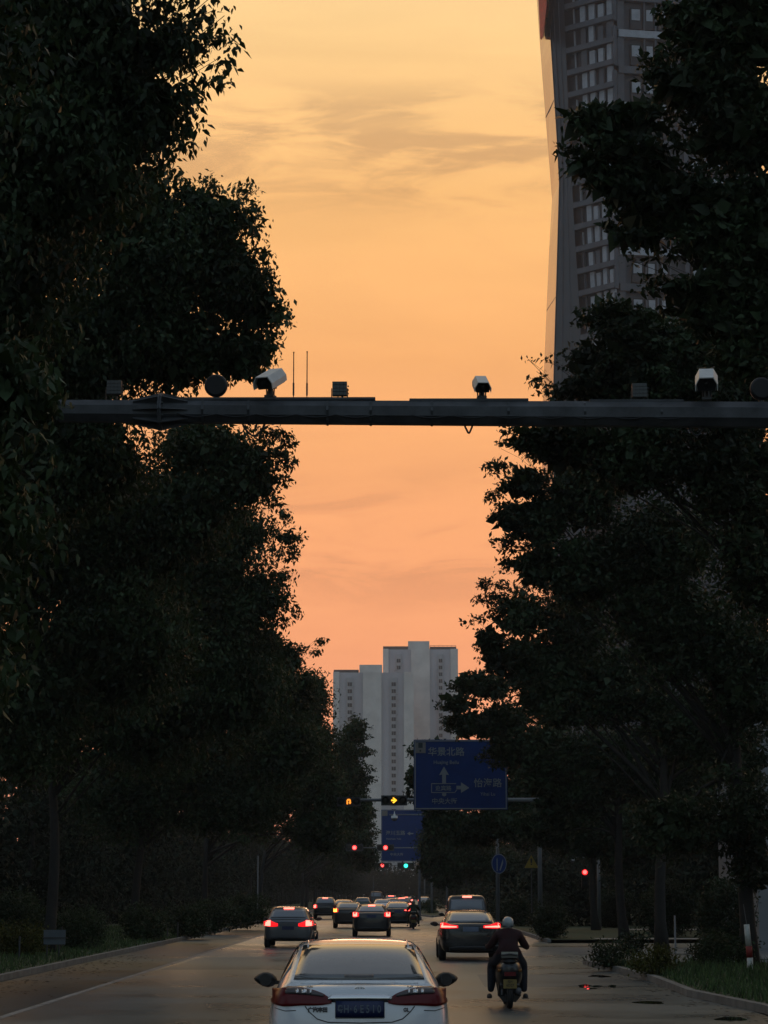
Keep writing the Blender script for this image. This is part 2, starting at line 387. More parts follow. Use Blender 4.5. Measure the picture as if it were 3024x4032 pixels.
kerb(kl, 'left_kerb')
sheet('left_verge', [(XL-.08,-30,.12),(XL-.08,950,.12),(-60,950,.3),(-60,-30,.3)], TURF)
strip_grid('edge_line', -6.50, -6.34, 20, 420, PAINT, .004)
kerb([(XR+.1, 94),(XR+.1, 186)], 'far_right_kerb')
sheet('far_right_verge', [(XR+.1,94,.12),(90,94,.12),(90,950,.12),(XR+.1,950,.12)], TURF, .12)
sheet('lit_ground_strip', [(8.2,94.2,.13),(90,94.2,.13),(90,96.6,.13),(8.2,96.6,.13)], PALE, .135)  # pale colour stands in for ground lit through a gap in the trees
sheet('farther_lit_strip', [(11.6,117,.14),(90,117,.14),(90,121,.14),(11.6,121,.14)], PALE, .14)  # second strip of lit ground, its brightness put into the colour
# grassed island in the middle distance
isl = [(2.2,200),(3.0,190),(4.1,200),(4.2,330),(2.1,330)]
kerb(isl+[isl[0]], 'island_kerb'); sheet('island_verge', [(x,y,.13) for x,y in isl], TURF, .13)
# puddles at the right kerb
for i, (px, py, rx, ry) in enumerate(((2352,3843,34,5),(2378,3846,26,4),(2300,3883,26,6),(2350,3884,22,3),(2412,3884,16,5),(2560,3948,60,6),(2880,4012,60,9),(2330,3893,20,3))):
    c = [G(px+rx*math.cos(a)*(1+.25*math.sin(a*3+i)), py+ry*math.sin(a)*(1+.2*math.cos(a*2+i))) for a in np.linspace(0, 2*math.pi, 18)[:-1]]
    sheet('puddle', [(p.x, p.y, .004) for p in c], WATER, .004)

def grass(name, x0, x1, y0, y1, n, h, m, seed, z=.12, keep=None):
    rng = np.random.default_rng(seed); c = np.stack([rng.uniform(x0, x1, n), rng.uniform(0, 1, n)**1.4*(y1-y0)+y0, np.full(n, z)], 1)
    if keep is not None: c = c[[keep(p) for p in c]]
    n = len(c)
    d = rng.normal(size=(n, 3))*.35; d[:, 2] = 1; hh = h*rng.uniform(.4, 1.3, size=(n, 1)); a = rng.normal(size=(n, 3)); a[:, 2] = 0; a /= np.linalg.norm(a, axis=1)[:, None]
    w = .012 + .02*h
    vs = np.stack([c - a*w, c + a*w, c + d*hh*.6 + a*w*.6, c + d*hh*1.0], 1).reshape(-1, 3)
    o = finish(name, leaf_mesh(name, vs, 4), m); o['kind'] = 'stuff'; tag(o, 'short green grass along the kerb', 'grass'); return o
for x0_, x1_, y0_, y1_ in ((-6.2,-2.6,61,73),(-2.2,1.0,46,52),(1.9,5.6,50,58)):
    sheet('duller_road_sheet', [(x0_,y0_,0),(x1_,y0_+.4,0),(x1_-.1,y1_,0),(x0_+.1,y1_-.5,0)], ASPH3, .003)  # thin sheets of duller asphalt over the lanes
rgl = np.random.default_rng(44); nl = 900
cl_ = np.stack([np.where(rgl.random(nl) < .5, XL+.25+np.abs(rgl.normal(size=nl))*.8, 6.0-np.abs(rgl.normal(size=nl))*.5), rgl.uniform(24, 75, nl), np.full(nl, .012)], 1)
vv = rgl.normal(size=(nl, 2)); vv /= np.linalg.norm(vv, axis=1)[:, None]; ax_ = np.stack([vv[:,0], vv[:,1], np.zeros(nl)], 1)*.06; bx_ = np.stack([-vv[:,1], vv[:,0], np.full(nl, .2)], 1)*.028
lo = finish('leaf_litter', leaf_mesh('leaf_litter', np.stack([cl_-ax_, cl_+bx_, cl_+ax_, cl_-bx_*.6], 1).reshape(-1, 3), 4), mat('fallen leaf', (.03,.024,.012), .8, var=.4, vscale=3)); lo['kind'] = 'stuff'; tag(lo, 'fallen leaves lying along both kerbs', 'leaf litter')
grass('left_grass', -17, XL-.2, 40, 130, 26000, .16, GRASS, 1)['label'] = 'dim green grass on the bank beyond the left kerb'
def inside_r(p):
    x, y = p[0], p[1]
    pts = kr
    for a, b in zip(pts[:-1], pts[1:]):
        if a[1] <= y <= b[1] : return x > a[0] + (b[0]-a[0])*(y-a[1])/(b[1]-a[1]+1e-6) + .15
    return False
grass('right_grass', 5.4, 14, 32, 62, 16000, .22, GRASS, 2, keep=inside_r)['label'] = 'dark green grass behind the right kerb corner'

# ================================================================== far apartment blocks
CREAM = mat('cream render', (.68,.64,.59), .85, var=.14, vscale=.16)
CREAM_D = mat('grey lilac render', (.49,.475,.49), .85, var=.07, vscale=.12)
WINF = mat('pale window surround', (.42,.41,.41), .8)
WING = mat('far window glass', (.035,.037,.042), .25)
RAIL = mat('roof rail', (.12,.10,.09), .7)
def block(label, Y, px0, px1, pytop, cols, box, rails, thick=16, wy0=None):
    root = thing('apartment_building', label, 'building', (0, Y, 0), 0)
    x = lambda p: P(p, pytop, Y).x
    zt = P(px0, pytop, Y).z; rac = random.Random(int(px0)); acm = None
    MB().box(((x(px0)+x(px1))/2, thick/2+1.2, zt/2), (x(px1)-x(px0)-.1, thick, zt)).build('wall', CREAM_D, root)
    for (a, b, kind) in cols:
        xa, xb = x(a), x(b)
        if kind == 'pier': MB().box(((xa+xb)/2, .6, zt/2), (xb-xa, 1.18, zt+.3)).build('pier', CREAM, root)
        elif kind == 'win':
            MB().box(((xa+xb)/2, .85, zt/2-1), (xb-xa, .68, zt-2)).build('window_bay', WINF, root)
            z = zt-4.6; k = 0; wm = None
            while z > 24:
                w = MB().box((0,0,0), ((xb-xa)*.62, .12, 1.5)); 
                if wm is None:
                    o = w.build('window', WING, root); wm = o.data
                else: o = finish('window', wm, None, root)
                o.location = ((xa+xb)/2, .46, z)
                fr = MB().box((0,-.07,.78), ((xb-xa)*.8, .2, .16)).box((0,-.03,0), (.1,.1,1.5)).build('frame', WINF, o) if k == 0 else finish('frame', fr.data, None, o)
                if rac.random() < .6:
                    if acm is None: a_ = MB().box((0,0,0),(.85,.5,.6)).build('air_conditioner', WINF, root); acm = a_.data
                    else: a_ = finish('air_conditioner', acm, None, root)
                    a_.location = ((xa if rac.random() < .5 else xb), .30, z-.9)
                k += 1; z -= 2.72
    a, b, pt = box
    xa, xb, z2 = x(a), x(b), P(a, pt, Y).z
    MB().box(((xa+xb)/2, 5, (zt+z2)/2), (xb-xa, 7, z2-zt)).build('roof_house', CREAM, root)
    for (a, b, pt) in rails:
        xa, xb, z2 = x(a), x(b), P(a, pt, Y).z; rb = MB(); n = max(3, int((xb-xa)/1.6))
        for k in range(n+1): rb.box((xa+(xb-xa)*k/n, 1.3, (zt+z2)/2), (.14,.14,z2-zt))
        rb.box(((xa+xb)/2, 1.3, z2), (xb-xa, .16, .16)); rb.box(((xa+xb)/2, 1.3, zt+.55), (xb-xa, .2, 1.1)); rb.build('roof_rail', RAIL, root)
    return root
block('lower stepped pale apartment block standing in front, with roof box at its middle', 885, 1312, 1629, 2647,
      [(1312,1336,'pier'),(1364,1391,'win'),(1429,1502,'pier'),(1537,1563,'win'),(1590,1629,'pier')], (1415,1504,2616), [(1314,1412,2637)])
block('taller pale apartment block behind, with roof house and dark rails on top', 912, 1508, 1803, 2556,
      [(1508,1530,'pier'),(1558,1581,'win'),(1619,1692,'pier'),(1724,1745,'win'),(1774,1803,'pier')], (1607,1691,2523), [(1509,1606,2544),(1693,1796,2541)])

# ================================================================== unfinished faceted tower
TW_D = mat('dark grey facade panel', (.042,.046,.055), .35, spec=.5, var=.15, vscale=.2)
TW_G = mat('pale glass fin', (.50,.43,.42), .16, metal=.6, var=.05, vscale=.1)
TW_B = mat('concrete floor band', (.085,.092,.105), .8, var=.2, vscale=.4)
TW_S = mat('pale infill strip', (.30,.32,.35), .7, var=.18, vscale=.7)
TW_K = mat('dark opening', (.008,.008,.012), .5)
tw = thing('tower', 'tall unfinished faceted glass tower at upper right behind the trees', 'tower', (0, 430, 0))
rows = [-700,-300,0,95,142,475,664,881,1017,1186,1383,1600]
def itp(pts): return lambda v: float(np.interp(v, [p[0] for p in pts], [p[1] for p in pts]))
eA = itp([(-700,2078),(0,2122),(142,2132),(664,2172),(881,2160),(1383,2140),(1600,2132)])
eB = itp([(-700,2130),(95,2167),(644,2201),(1017,2191),(1390,2180),(1600,2176)])
eC = itp([(-700,2190),(0,2221),(475,2241),(881,2262),(1186,2282),(1600,2296)])
eD = itp([(-700,2412),(0,2418),(1017,2424),(1600,2430)])
YA, YB, YC, YD = 20, 9, 7, 0
def crn(e, yy, py): return P(e(py), py, 430+yy).x
zr = [P(2300, p, 430).z for p in rows]
def PT(e, yy): return itp(sorted([(z, crn(e, yy, p)) for z, p in zip(zr, rows)]+[(0, crn(e, yy, 1600))]))
xA, xB, xC, xD = PT(eA, YA), PT(eB, YB), PT(eC, YC), PT(eD, YD)
zlev = sorted([0]+zr)
def shell(polyf, name, m, zl=zlev, parent=tw):
    mb = MB(); vs = []; n = None
    for z in zl:
        p = polyf(z); n = len(p); vs += [(x, y, z) for x, y in p]
    fs = [(i*n+k, i*n+(k+1) % n, (i+1)*n+(k+1) % n, (i+1)*n+k) for i in range(len(zl)-1) for k in range(n)]
    fs += [tuple(range(n)), tuple((len(zl)-1)*n+k for k in range(n))]
    mb.add(vs, fs); return mb.build(name, m, parent)
shell(lambda z: [(xB(z),YB+.1),(xC(z),YC+1.2),(xD(z)-.15,YD+1.2),(xD(z)+.4,26),(xA(z)+1.6,26)], 'core_wall', TW_K)
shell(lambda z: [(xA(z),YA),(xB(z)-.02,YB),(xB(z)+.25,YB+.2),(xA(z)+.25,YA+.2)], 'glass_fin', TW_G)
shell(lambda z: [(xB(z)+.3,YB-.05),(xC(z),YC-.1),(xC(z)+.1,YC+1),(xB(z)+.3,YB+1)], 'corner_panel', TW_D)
for q in (.28,.62):
    shell(lambda z: [(xB(z)+(xC(z)-xB(z))*q+.0,YB-.2-q*2),(xB(z)+(xC(z)-xB(z))*q+.12,YB-.2-q*2),(xB(z)+(xC(z)-xB(z))*q+.12,YB+.6),(xB(z)+(xC(z)-xB(z))*q,YB+.6)], 'panel_seam', TW_B)
def facebox(xf0, y0, xf1, y1, t0, t1, z0, z1, pr, name, m, back=.9):
    def pos(t, z, o):
        a = Vector((xf0(z), y0)); b = Vector((xf1(z), y1)); d = (b-a).normalized(); n = Vector((d.y, -d.x)); q = a.lerp(b, t) + n*o; return (q.x, q.y, z)
    vs = [pos(t0,z0,pr),pos(t1,z0,pr),pos(t1,z0,-back),pos(t0,z0,-back),pos(t0,z1,pr),pos(t1,z1,pr),pos(t1,z1,-back),pos(t0,z1,-back)]
    return MB().add(vs, [(3,2,1,0),(4,5,6,7),(0,1,5,4),(1,2,6,5),(2,3,7,6),(3,0,4,7)]).build(name, m, tw)
zb = [P(2420, p, 430).z for p in range(1650, -420, -88)]
for k, z in enumerate(zb):
    facebox(xC, YC, xD, YD, .03, 1.0, z-.55, z+.55, .45, 'floor_band', TW_B)
    if k in (6, 15): facebox(xA, YA, xB, YB, .02, .98, z-.06, z+.06, .05, 'panel_joint', TW_B)
    if k+1 < len(zb):
        z2 = zb[k+1]
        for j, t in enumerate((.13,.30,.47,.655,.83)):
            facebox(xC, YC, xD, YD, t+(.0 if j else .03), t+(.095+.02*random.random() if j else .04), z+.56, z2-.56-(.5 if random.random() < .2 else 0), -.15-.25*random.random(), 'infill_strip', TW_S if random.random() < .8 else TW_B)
        facebox(xC, YC, xD, YD, .97, 1.0, z+.56, z+3.0 if k % 2 else z2-.56, .1, 'edge_panel', TW_B)
# right hand part of the tower, past a narrow slot of sky
xR0 = lambda z: xD(z)+.62; xR1 = lambda z: xD(z)+29.
TW_M = mat('grey facade mullion wall', (.055,.062,.075), .7, var=.2, vscale=.3)
shell(lambda z: [(xR0(z),2.5),(xR1(z),7.5),(xR1(z),26),(xR0(z)+.5,26)], 'rear_wall', TW_M)
zf = [P(2500, p, 431).z for p in range(1700, -420, -143)]
for k, z in enumerate(zf):
    facebox(xR0, 1.6, xR1, 6.6, .01, 1, z-.75, z+.75, .5, 'slab_edge', TW_S if k % 2 else TW_B)
    for (t, w) in ((.0,.05),(.19,.012),(.27,.012),(.36,.012),(.47,.03),(.66,.012),(.8,.02)):
        if k+1 < len(zf): facebox(xR0, 1.6, xR1, 6.6, t+.002, t+w, z+.76, zf[k+1]-.76, .2, 'mullion', TW_B)
    if k+1 < len(zf):
        for (t, w) in ((.10,.075),(.205,.06),(.30,.055),(.52,.06),(.60,.05),(.70,.08)):
            o = facebox(xR0, 1.6, xR1, 6.6, t, t+w, z+1.2, zf[k+1]-2.0, -.1, 'window', TW_K)
            facebox(xR0, 1.6, xR1, 6.6, t+.008, t+w-.008, z+3.0, zf[k+1]-2.3, .05, 'window_pane', TW_S)
# red and black builders' cloth at the top left of the tower
RAG_R = mat('red cloth', (.42,.035,.02), .8, var=.5, vscale=1.2); RAG_K = mat('black netting', (.02,.018,.022), .8)
rr = random.Random(3); mbr = MB(); mbk = MB(); nn = 22
for s_, mb_, x0_, x1_, pb in ((0, mbr, 2108, 2140, 150), (1, mbk, 2138, 2178, 150)):
    vs = []; fs = []; m_ = 7
    for i in range(nn):
        py = -260 + (pb+260)*i/(nn-1)
        for j in range(m_):
            t = j/(m_-1); taper = 1 - max(0, (i-14)/(nn-14))*.75
            px = (x0_ + (i*.9 if s_ == 0 else i*.2)) + (x1_-x0_)*t*taper
            q = P(px, py + rr.uniform(-8, 8)*(i == nn-1), 446 - 14*t*(1 if s_ == 0 else .8) + rr.uniform(-.5,.5)); vs.append((q.x, q.y-446, q.z))
    fs = [(i*m_+j, i*m_+j+1, (i+1)*m_+j+1, (i+1)*m_+j) for i in range(nn-1) for j in range(m_-1)]
    vs2 = [(a+.15, b+.3, c) for a, b, c in vs]; n_ = len(vs)
    mb_.add(vs, fs); mb_.add(vs2, fs)
cl = thing('hanging_cloth', 'torn red and black cloth hanging at the top left edge of the tower', 'cloth', (0,446,0))
mbr.build('red_strip', RAG_R, cl); mbk.build('black_strip', RAG_K, cl)

# ================================================================== the camera gantry over the road
YG = 23.6
def gp(px, py, dy=0): return P(px, py, YG+dy)
g0, g1 = gp(232, 1619), gp(3600, 1638)
gan = thing('gantry', 'grey octagonal steel gantry beam spanning the road above the white car', 'gantry', (0, YG, 0))
def octbeam(mb, a, b, r):
    a = Vector(a); b = Vector(b); vs = []
    for p, rr_ in ((a, r[0]), (b, r[1])):
        for k in range(8):
            t = math.pi/8 + k*math.pi/4; vs.append((p.x, p.y + rr_*math.cos(t), p.z + rr_*math.sin(t)))
    mb.add(vs, [tuple((k, (k+1) % 8, (k+1) % 8+8, k+8)) for k in range(8)] + [tuple(range(8)), tuple(range(8, 16))])
gz = lambda px: (lambda q: Vector((q.x, 0, q.z)))(gp(px, 1619 + (px-232)*19/3368))
mb = MB(); octbeam(mb, gz(232), gz(632), (.122,.128)); mb.build('beam_end', STEEL, gan)
mb = MB(); octbeam(mb, gz(636), gz(3600), (.128,.148)); mb.build('beam', STEEL, gan)
mb = MB()
for q in (630, 638):
    c = gz(q); mb.lathe([(-.012, 0), (-.012,.205), (.004,.205), (.004,0)], (c.x, 0, c.z), 'X', 8)
mb.build('flange', STEEL, gan)
mb = MB(); c = gz(634)
for k in range(8):
    t = k*math.pi/4; u = Vector((0, math.cos(t), math.sin(t)))
    for s_ in (-1, 1):
        a = Vector((c.x+s_*.02, 0, c.z)); w = Vector((0, -math.sin(t), math.cos(t)))*.006
        p1, p2, p3, p4 = a+u*.11, a+u*.20, a+Vector((s_*.27,0,0))+u*.135, a+Vector((s_*.27,0,0))+u*.11
        vs = [p+w for p in (p1,p2,p3,p4)] + [p-w for p in (p1,p2,p3,p4)]
        mb.add(vs, [(0,1,2,3),(7,6,5,4),(0,4,5,1),(1,5,6,2),(2,6,7,3),(3,7,4,0)])
mb.build('gusset', STEEL, gan)
for k in range(8):
    t = (k+.5)*math.pi/4; MB().tube([(c.x-.03, math.cos(t)*.168, c.z+math.sin(t)*.168), (c.x+.035, math.cos(t)*.168, c.z+math.sin(t)*.168)], .014, 6).build('bolt', STEEL_D, gan)
for a_, b_ in ((560,1478),(1612,2080),(2320,2690)):   # mounting rails on top of the beam
    A, B = gz(a_), gz(b_); MB().box(((A.x+B.x)/2, 0, (A.z+B.z)/2+.138), (B.x-A.x, .12, .026)).build('top_rail', STEEL, gan)
px_ = gp(3600, 1638).x
MB().tube([(px_, 0, 0), (px_, 0, 8.0)], [.22,.15], 12).build('post', STEEL, gan, True)
for cxp, w_, d_ in ((1845,.035,.075),(1000,.10,.12),(2740,.07,.09)):
    c = gz(cxp); pts = [(c.x - w_*1.2 + 2.4*w_*t, .0, c.z-.125 - d_*math.sin(math.pi*t)**.6 + .012*math.sin(9*t)) for t in np.linspace(0, 1, 12)]
    MB().tube(pts, .0115, 6).build('cable_loop', BLACK_PL, gan, True)
def topz(px): return gz(px).z + .13
for ca, cb, n_ in ((700,1480,5),(1620,2700,7)):
    pts = []
    for i in range(n_*8+1):
        q = gz(ca+(cb-ca)*i/(n_*8)); sag = .030*abs(math.sin(math.pi*i/8)); pts.append((q.x, -.118, q.z-.045-sag))
    MB().tube(pts, .008, 5).build('cable', BLACK_PL, gan, True)
for cp in (800,980,1290,1460,1700,2000,2300,2600):
    q = gz(cp); MB().lathe([(-.012,.131),(-.012,.142),(.012,.142),(.012,.131)], (q.x, 0, q.z), 'X', 8).build('clamp_band', STEEL_D, gan)
def cam_housing(px, yaw, label, s=1.0, group='enforcement cameras on the gantry'):
    c = gz(px); z0 = topz(px) + .01
    r = thing('traffic_camera', label, 'camera', (c.x, YG, z0), R(yaw), group)
    hz = .19*s
    sec = [(-.085,-.05),(.085,-.05),(.098,.02),(.062,.085),(-.062,.085),(-.098,.02)]
    def tb_(mb):
        q = Matrix.Rotation(R(24), 3, 'X'); mb.v = [tuple(q @ Vector((v[0], v[1], v[2]-hz)) + Vector((0, 0, hz))) for v in mb.v]; return mb
    tb_(MB().prism([(x*s, z*s+hz) for x, z in sec], -.15*s, .19*s)).build('housing', WHITE_PL, r)
    # sunshield: a thicker roof that juts forward
    out = [(-.106,-.035),(-.108,.024),(-.068,.097),(.068,.097),(.108,.024),(.106,-.035)]; inn = [(.099,-.035),(.0995,.0215),(.0635,.0875),(-.0635,.0875),(-.0995,.0215),(-.099,-.035)]
    n = 6; vs = []; poly = out+inn
    mbs = MB(); vsa = [(x*s, -.23*s, z*s+hz) for x, z in poly] + [(x*s, .2*s, z*s+hz) for x, z in poly]
    fs = [];
    for i in range(5): fs += [(i, i+1, 10-i, 11-i), (i+12, i+13, 22-i, 23-i), (i, i+12, i+13, i+1), (11-i, 10-i, 22-i, 23-i)]
    fs += [(0, 11, 23, 12), (5, 17, 18, 6)]
    tb_(mbs.add(vsa, fs)).build('sunshield', WHITE_PL, r)
    tb_(MB().prism([(x*s*.97, z*s*.97+hz) for x, z in sec], -.156*s, -.151*s)).build('front_plate', BLACK_PL, r)
    tb_(MB().lathe([(-.02,.0),(-.02,.034),(.01,.034)], (0, -.160*s, .02*s+hz), 'Y', 14)).build('lens', BLACK_PL, r, True)
    MB().tube([(0,0,hz-.05*s),(0,0,.05)], [.028,.034], 8).box((0,0,.03), (.10,.10,.025)).box((0,0,hz-.055*s),(.09,.14,.02)).tube([(-.045,0,hz-.06*s),(-.04,0,.03)], .008, 5).tube([(.045,0,hz-.06*s),(.04,0,.03)], .008, 5).build('bracket', STEEL_D, r)
    return r
cam_housing(1064, -19, 'white box camera left of the two thin aerials, its dark front turned to the left', 1.02)
cam_housing(1897, 3, 'white box camera on the beam against the open sky', .82)
cam_housing(2785, -8, 'white box camera on the beam in front of the right hand trees', 1.10)
def led_panel(px, label, w=.155, hh=.15):
    c = gz(px); z0 = topz(px)+.008
    r = thing('fill_light', label, 'lamp', (c.x, YG, z0), 0, 'square fill lights on the gantry')
    MB().box((0, .03, .05+hh/2), (w, .07, hh)).build('housing', STEEL_D, r)
    for i in range(4):
        for j in range(4):
            MB().box((-w/2+w*(i+.5)/4, -.009, .05+hh*(j+.5)/4), (w/4-.008, .008, hh/4-.008)).build('cell', mat('led cell glass', (.065,.07,.07), .4), r)
    mb = MB()
    for s_ in (-1, 1): mb.tube([(s_*(w/2+.007),.03,.05+hh*.55),(s_*(w/2+.007),.03,-.005)], .006, 5)
    mb.tube([(-.02,.04,.06),(-.015,.03,.02),(-.03,.03,0)], .007, 5).tube([(.03,.04,.06),(.028,.03,.0)], .012, 5)
    for k in range(3): mb.box((w/2+.012,.03,.075+k*.04), (.014,.03,.012))
    mb.build('bracket', STEEL_D, r)
led_panel(447, 'square lamp panel at the far left of the beam, among leaves')
led_panel(1337, 'square lamp panel silhouetted against the sky, right of the aerials')
led_panel(2520, 'square lamp panel right of the open sky, against the right trees')
for px, lab in ((850, 'round dark flash unit on the beam, left of the leftmost white camera'), (3000, 'round dark flash unit at the right edge of the beam')):
    c = gz(px); r = thing('flash_unit', lab, 'lamp', (c.x, YG, topz(px)), 0, 'round flash units on the gantry')
    MB().lathe([(-.05,.0),(-.05,.115),(-.02,.125),(.06,.11),(.10,.05),(.10,0)], (0,0,.15), 'Y', 20).build('lamp_housing', BLACK_PL, r, True)
    MB().lathe([(-.055,0),(-.055,.10)], (0,0,.15), 'Y', 20).build('lens', mat('dull lens', (.010,.010,.010), .7), r)
    MB().tube([(0,0,-.01),(0,0,.05)], .03, 8).build('bracket', STEEL_D, r)
for px, pt in ((1155, 1382), (1208, 1380)):
    c = gz(px); h_ = gp(px, pt).z - topz(px)
    r = thing('aerial', 'thin rod aerial, ' + ('left one of the pair on the beam' if px < 1200 else 'right one of the pair on the beam'), 'aerial', (c.x, YG, topz(px)-.01), 0, 'rod aerials on the gantry')
    MB().tube([(0,0,0),(0,0,.06),(0,0,.065),(0,0,.20)], [.004,.005,.010,.010], 7).build('base', STEEL_D, r)
    MB().tube([(0,0,.2),(0,0,h_-.02),(0,0,h_)], [.0062,.0055,.009], 7).build('rod', mat('brown fibreglass', (.06,.03,.02), .5), r)

# ================================================================== overhead signals and signs down the road
def signal_head(px, py, Y, label, lit=None, which=1, group=None, scale=1., arrow=None, parent_only=False):
    p = P(px, py, Y); r = thing('traffic_light', label, 'traffic light', (p.x, Y-.45, p.z), 0, group)
    s = scale
    MB().box((0, .1, 0), (1.10*s, .2, .42*s)).build('housing', STEEL_D, r)
    for k in (-1, 0, 1):
        x = k*.36*s
        on = (k == which)
        m = lit if (on and not arrow) else LENS_OFF
        ln_ = MB().lathe([(-.014, 0), (-.012, .08*s), (-.004, .150*s), (0, .155*s)], (x, -.002, 0), 'Y', 20).build('lens', ({SIG_RED: RED_DIM, SIG_GRN: SIG_GRIM}.get(m, m)), r, True)
        if m in (SIG_RED, SIG_GRN): MB().lathe([(-.022, 0), (-.020, .07*s), (-.012, .115*s)], (x, -.002, 0), 'Y', 20).build('bulb', m, ln_, True)
        hood = MB(); n = 12; vs = []
        for i in range(n+1):
            a = math.pi*(-.1 + 1.2*i/n)
            for (yy, rr_) in ((0, .155), (-.2, .155), (-.2, .163), (0, .163)): vs.append((x+rr_*s*math.cos(a), yy, rr_*s*math.sin(a)))
        fs = [(i*4+j, i*4+(j+1) % 4, i*4+4+(j+1) % 4, i*4+4+j) for i in range(n) for j in range(4)]
        hood.add(vs, fs).build('hood', BLACK_PL, r)
        if on and arrow:
            a_ = MB(); q = .125*s
            if arrow == 'right':   # thick chevron arrow pointing right
                poly = [(-q,.035*s),(-.01*s,.035*s),(-.075*s,.10*s),(-.02*s,q),(q,0),(-.02*s,-q),(-.075*s,-.10*s),(-.01*s,-.035*s),(-q,-.035*s)]
            elif arrow == 'up':
                poly = [(-.04*s,-q),(-.04*s,.02*s),(-.10*s,-.03*s),(-q,.02*s),(0,q),(q,.02*s),(.10*s,-.03*s),(.04*s,.02*s),(.04*s,-q)]
            else: # turn-back loop
                poly = [(-.10*s,-q),(-.10*s,.06*s),(-.05*s,q),(.05*s,q),(.10*s,.06*s),(.10*s,-.03*s),(q,-.03*s),(.06*s,-q),(-.01*s,-.03*s),(.03*s,-.03*s),(.03*s,.05*s),(-.03*s,.05*s),(-.03*s,-q)]
            a_.prism([(x+u, v) for u, v in poly], -.03, -.018).build('arrow', lit, r)
    return r
def arm(Y, px0, px1, py, pxpole, label, r0=.07, name='signal_pole', base_px=None, py_end=None):
    a = P(px0, py, Y); b = P(px1, py_end or py, Y); xp = P(pxpole, YH, Y).x
    r = thing(name, label, 'pole', (xp, Y, 0))
    MB().tube([(a.x-xp, 0, a.z), (b.x-xp, 0, b.z)], [r0*.75, r0*1.2], 8).build('arm', POLE_W, r, True)
    MB().tube([(0,0,0), (0,0,b.z+.5)], [.12,.08], 10).build('post', POLE_W, r, True)
    return r
Y1 = 102
arm(Y1, 1374, 2127, 3150, 2127, 'pale signal pole carrying the big blue sign over the right lanes', .09)
signal_head(1552, 3153, Y1, 'signal head with lit yellow right arrow beside the big blue sign', SIG_AMB, .0, None, 1.05, 'right')
signal_head(1374, 3158, Y1, 'signal head with orange turn arrow half hidden by the left trees', emis('lit orange signal', (1,.30,.03), 1.5), 0, None, .95, 'loop')
Y2 = 125
arm(Y2, 1533, 1960, 3208, 1960, 'slim camera pole whose arm hangs just under the big blue sign', .05, 'camera_pole')
def dome(px, py, Y, label, r_=.13):
    p = P(px, py, Y); r = thing('dome_camera', label, 'camera', (p.x, Y-.1, p.z))
    MB().lathe([(.30,0),(.30,.05),(.20,.06),(.19,r_),(.06,r_*1.05),(.05,r_*1.05)], (0,0,0), 'Z', 16).build('housing', WHITE_PL, r, True)
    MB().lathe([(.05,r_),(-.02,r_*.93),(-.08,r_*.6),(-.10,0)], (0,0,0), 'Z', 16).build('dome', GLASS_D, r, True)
    MB().tube([(0,0,.28),(0,.02,.42)], .03, 6).build('bracket', WHITE_PL, r)
    return r
dome(1553, 3226, Y2, 'small white dome camera hanging under the arm below the yellow signal', .17)

def big_sign(name, label, Y, pxa, pya, pxb, pyb, content, corner=None):
    a = P(pxa, pya, Y); b = P(pxb, pyb, Y); w = b.x-a.x; h = a.z-b.z; cx_, cz_ = (a.x+b.x)/2, (a.z+b.z)/2
    r = thing(name, label, 'road sign', (cx_, Y, cz_))
    MB().box((0, .05, 0), (w, .06, h)).build('panel', BLUE_SIGN, r)
    t = .045; MB().box((0,-.0,h/2-t*1.3),(w-.06,.03,t)).box((0,-.0,-h/2+t*1.3),(w-.06,.03,t)).box((-w/2+t*1.3,-.0,0),(t,.028,h-t*3.9)).box((w/2-t*1.3,-.0,0),(t,.028,h-t*3.9)).build('border', SIGN_W, r)
    mb = MB()
    for k in (-1, 0, 1): mb.box((k*w*.36, .11, 0), (.08,.06,h*.96))
    mb.build('stiffener', STEEL, r)
    U = lambda px, py: (P(px, py, Y).x - cx_, P(px, py, Y).z - cz_)
    content(r, U, Y); return r
def c1(r, U, Y):
    k = Y/F
    def T(s, px, py, hpx, bold=.0, sx=1.): x, z = U(px, py); text_mesh(s, hpx*k, x, -.012, z, bold, sx=sx).build('lettering', SIGN_W, r)
    T('华景北路', 1757, 2962, 36, .0045); T('Huajing Beilu', 1757, 3002, 19, .002)
    T('怡海路', 1921, 3085, 37, .0045); T('Yihai Lu', 1921, 3127, 18, .002); T('迎宾路', 1746, 3105, 21, .0035); T('中央大街', 1750, 3156, 25, .003)
    def pl(pts, nm='arrow'): MB().prism([U(*p) for p in pts], -.015, -.003).build(nm, SIGN_W, r)
    pl([(1741,3085),(1741,3050),(1729,3052),(1748,3018),(1768,3052),(1756,3050),(1756,3085)])
    pl([(1797,3094),(1815,3094),(1815,3080),(1848,3102),(1815,3122),(1815,3108),(1797,3108)])
    pl([(1741,3123),(1757,3123),(1757,3132),(1749,3136),(1741,3132)])
    for q in ((1698,3084,1796,3087),(1698,3119,1788,3122),(1698,3087,1701,3119)):
        pl([(q[0],q[1]),(q[2],q[1]),(q[2],q[3]),(q[0],q[3])], 'box_line')
    pl([(1788,3122),(1797,3109),(1800,3110),(1791,3122.5)], 'box_line')
    MB().prism([U(1637,2923),U(1676,2923),U(1676,2965),U(1637,2965)], -.02, .01).build('corner_plate', mat('dull plate', (.16,.15,.14), .7), r)
    MB().prism([U(1647,2925),U(1664,2925),U(1664,2945),U(1647,2945)], -.026, -.02).build('corner_mark', mat('dark print', (.02,.03,.035), .7), r)
    MB().prism([U(1652,2952),U(1658,2952),U(1658,2960),U(1652,2960)], -.026, -.02).build('corner_mark', MATS['dark print'], r)
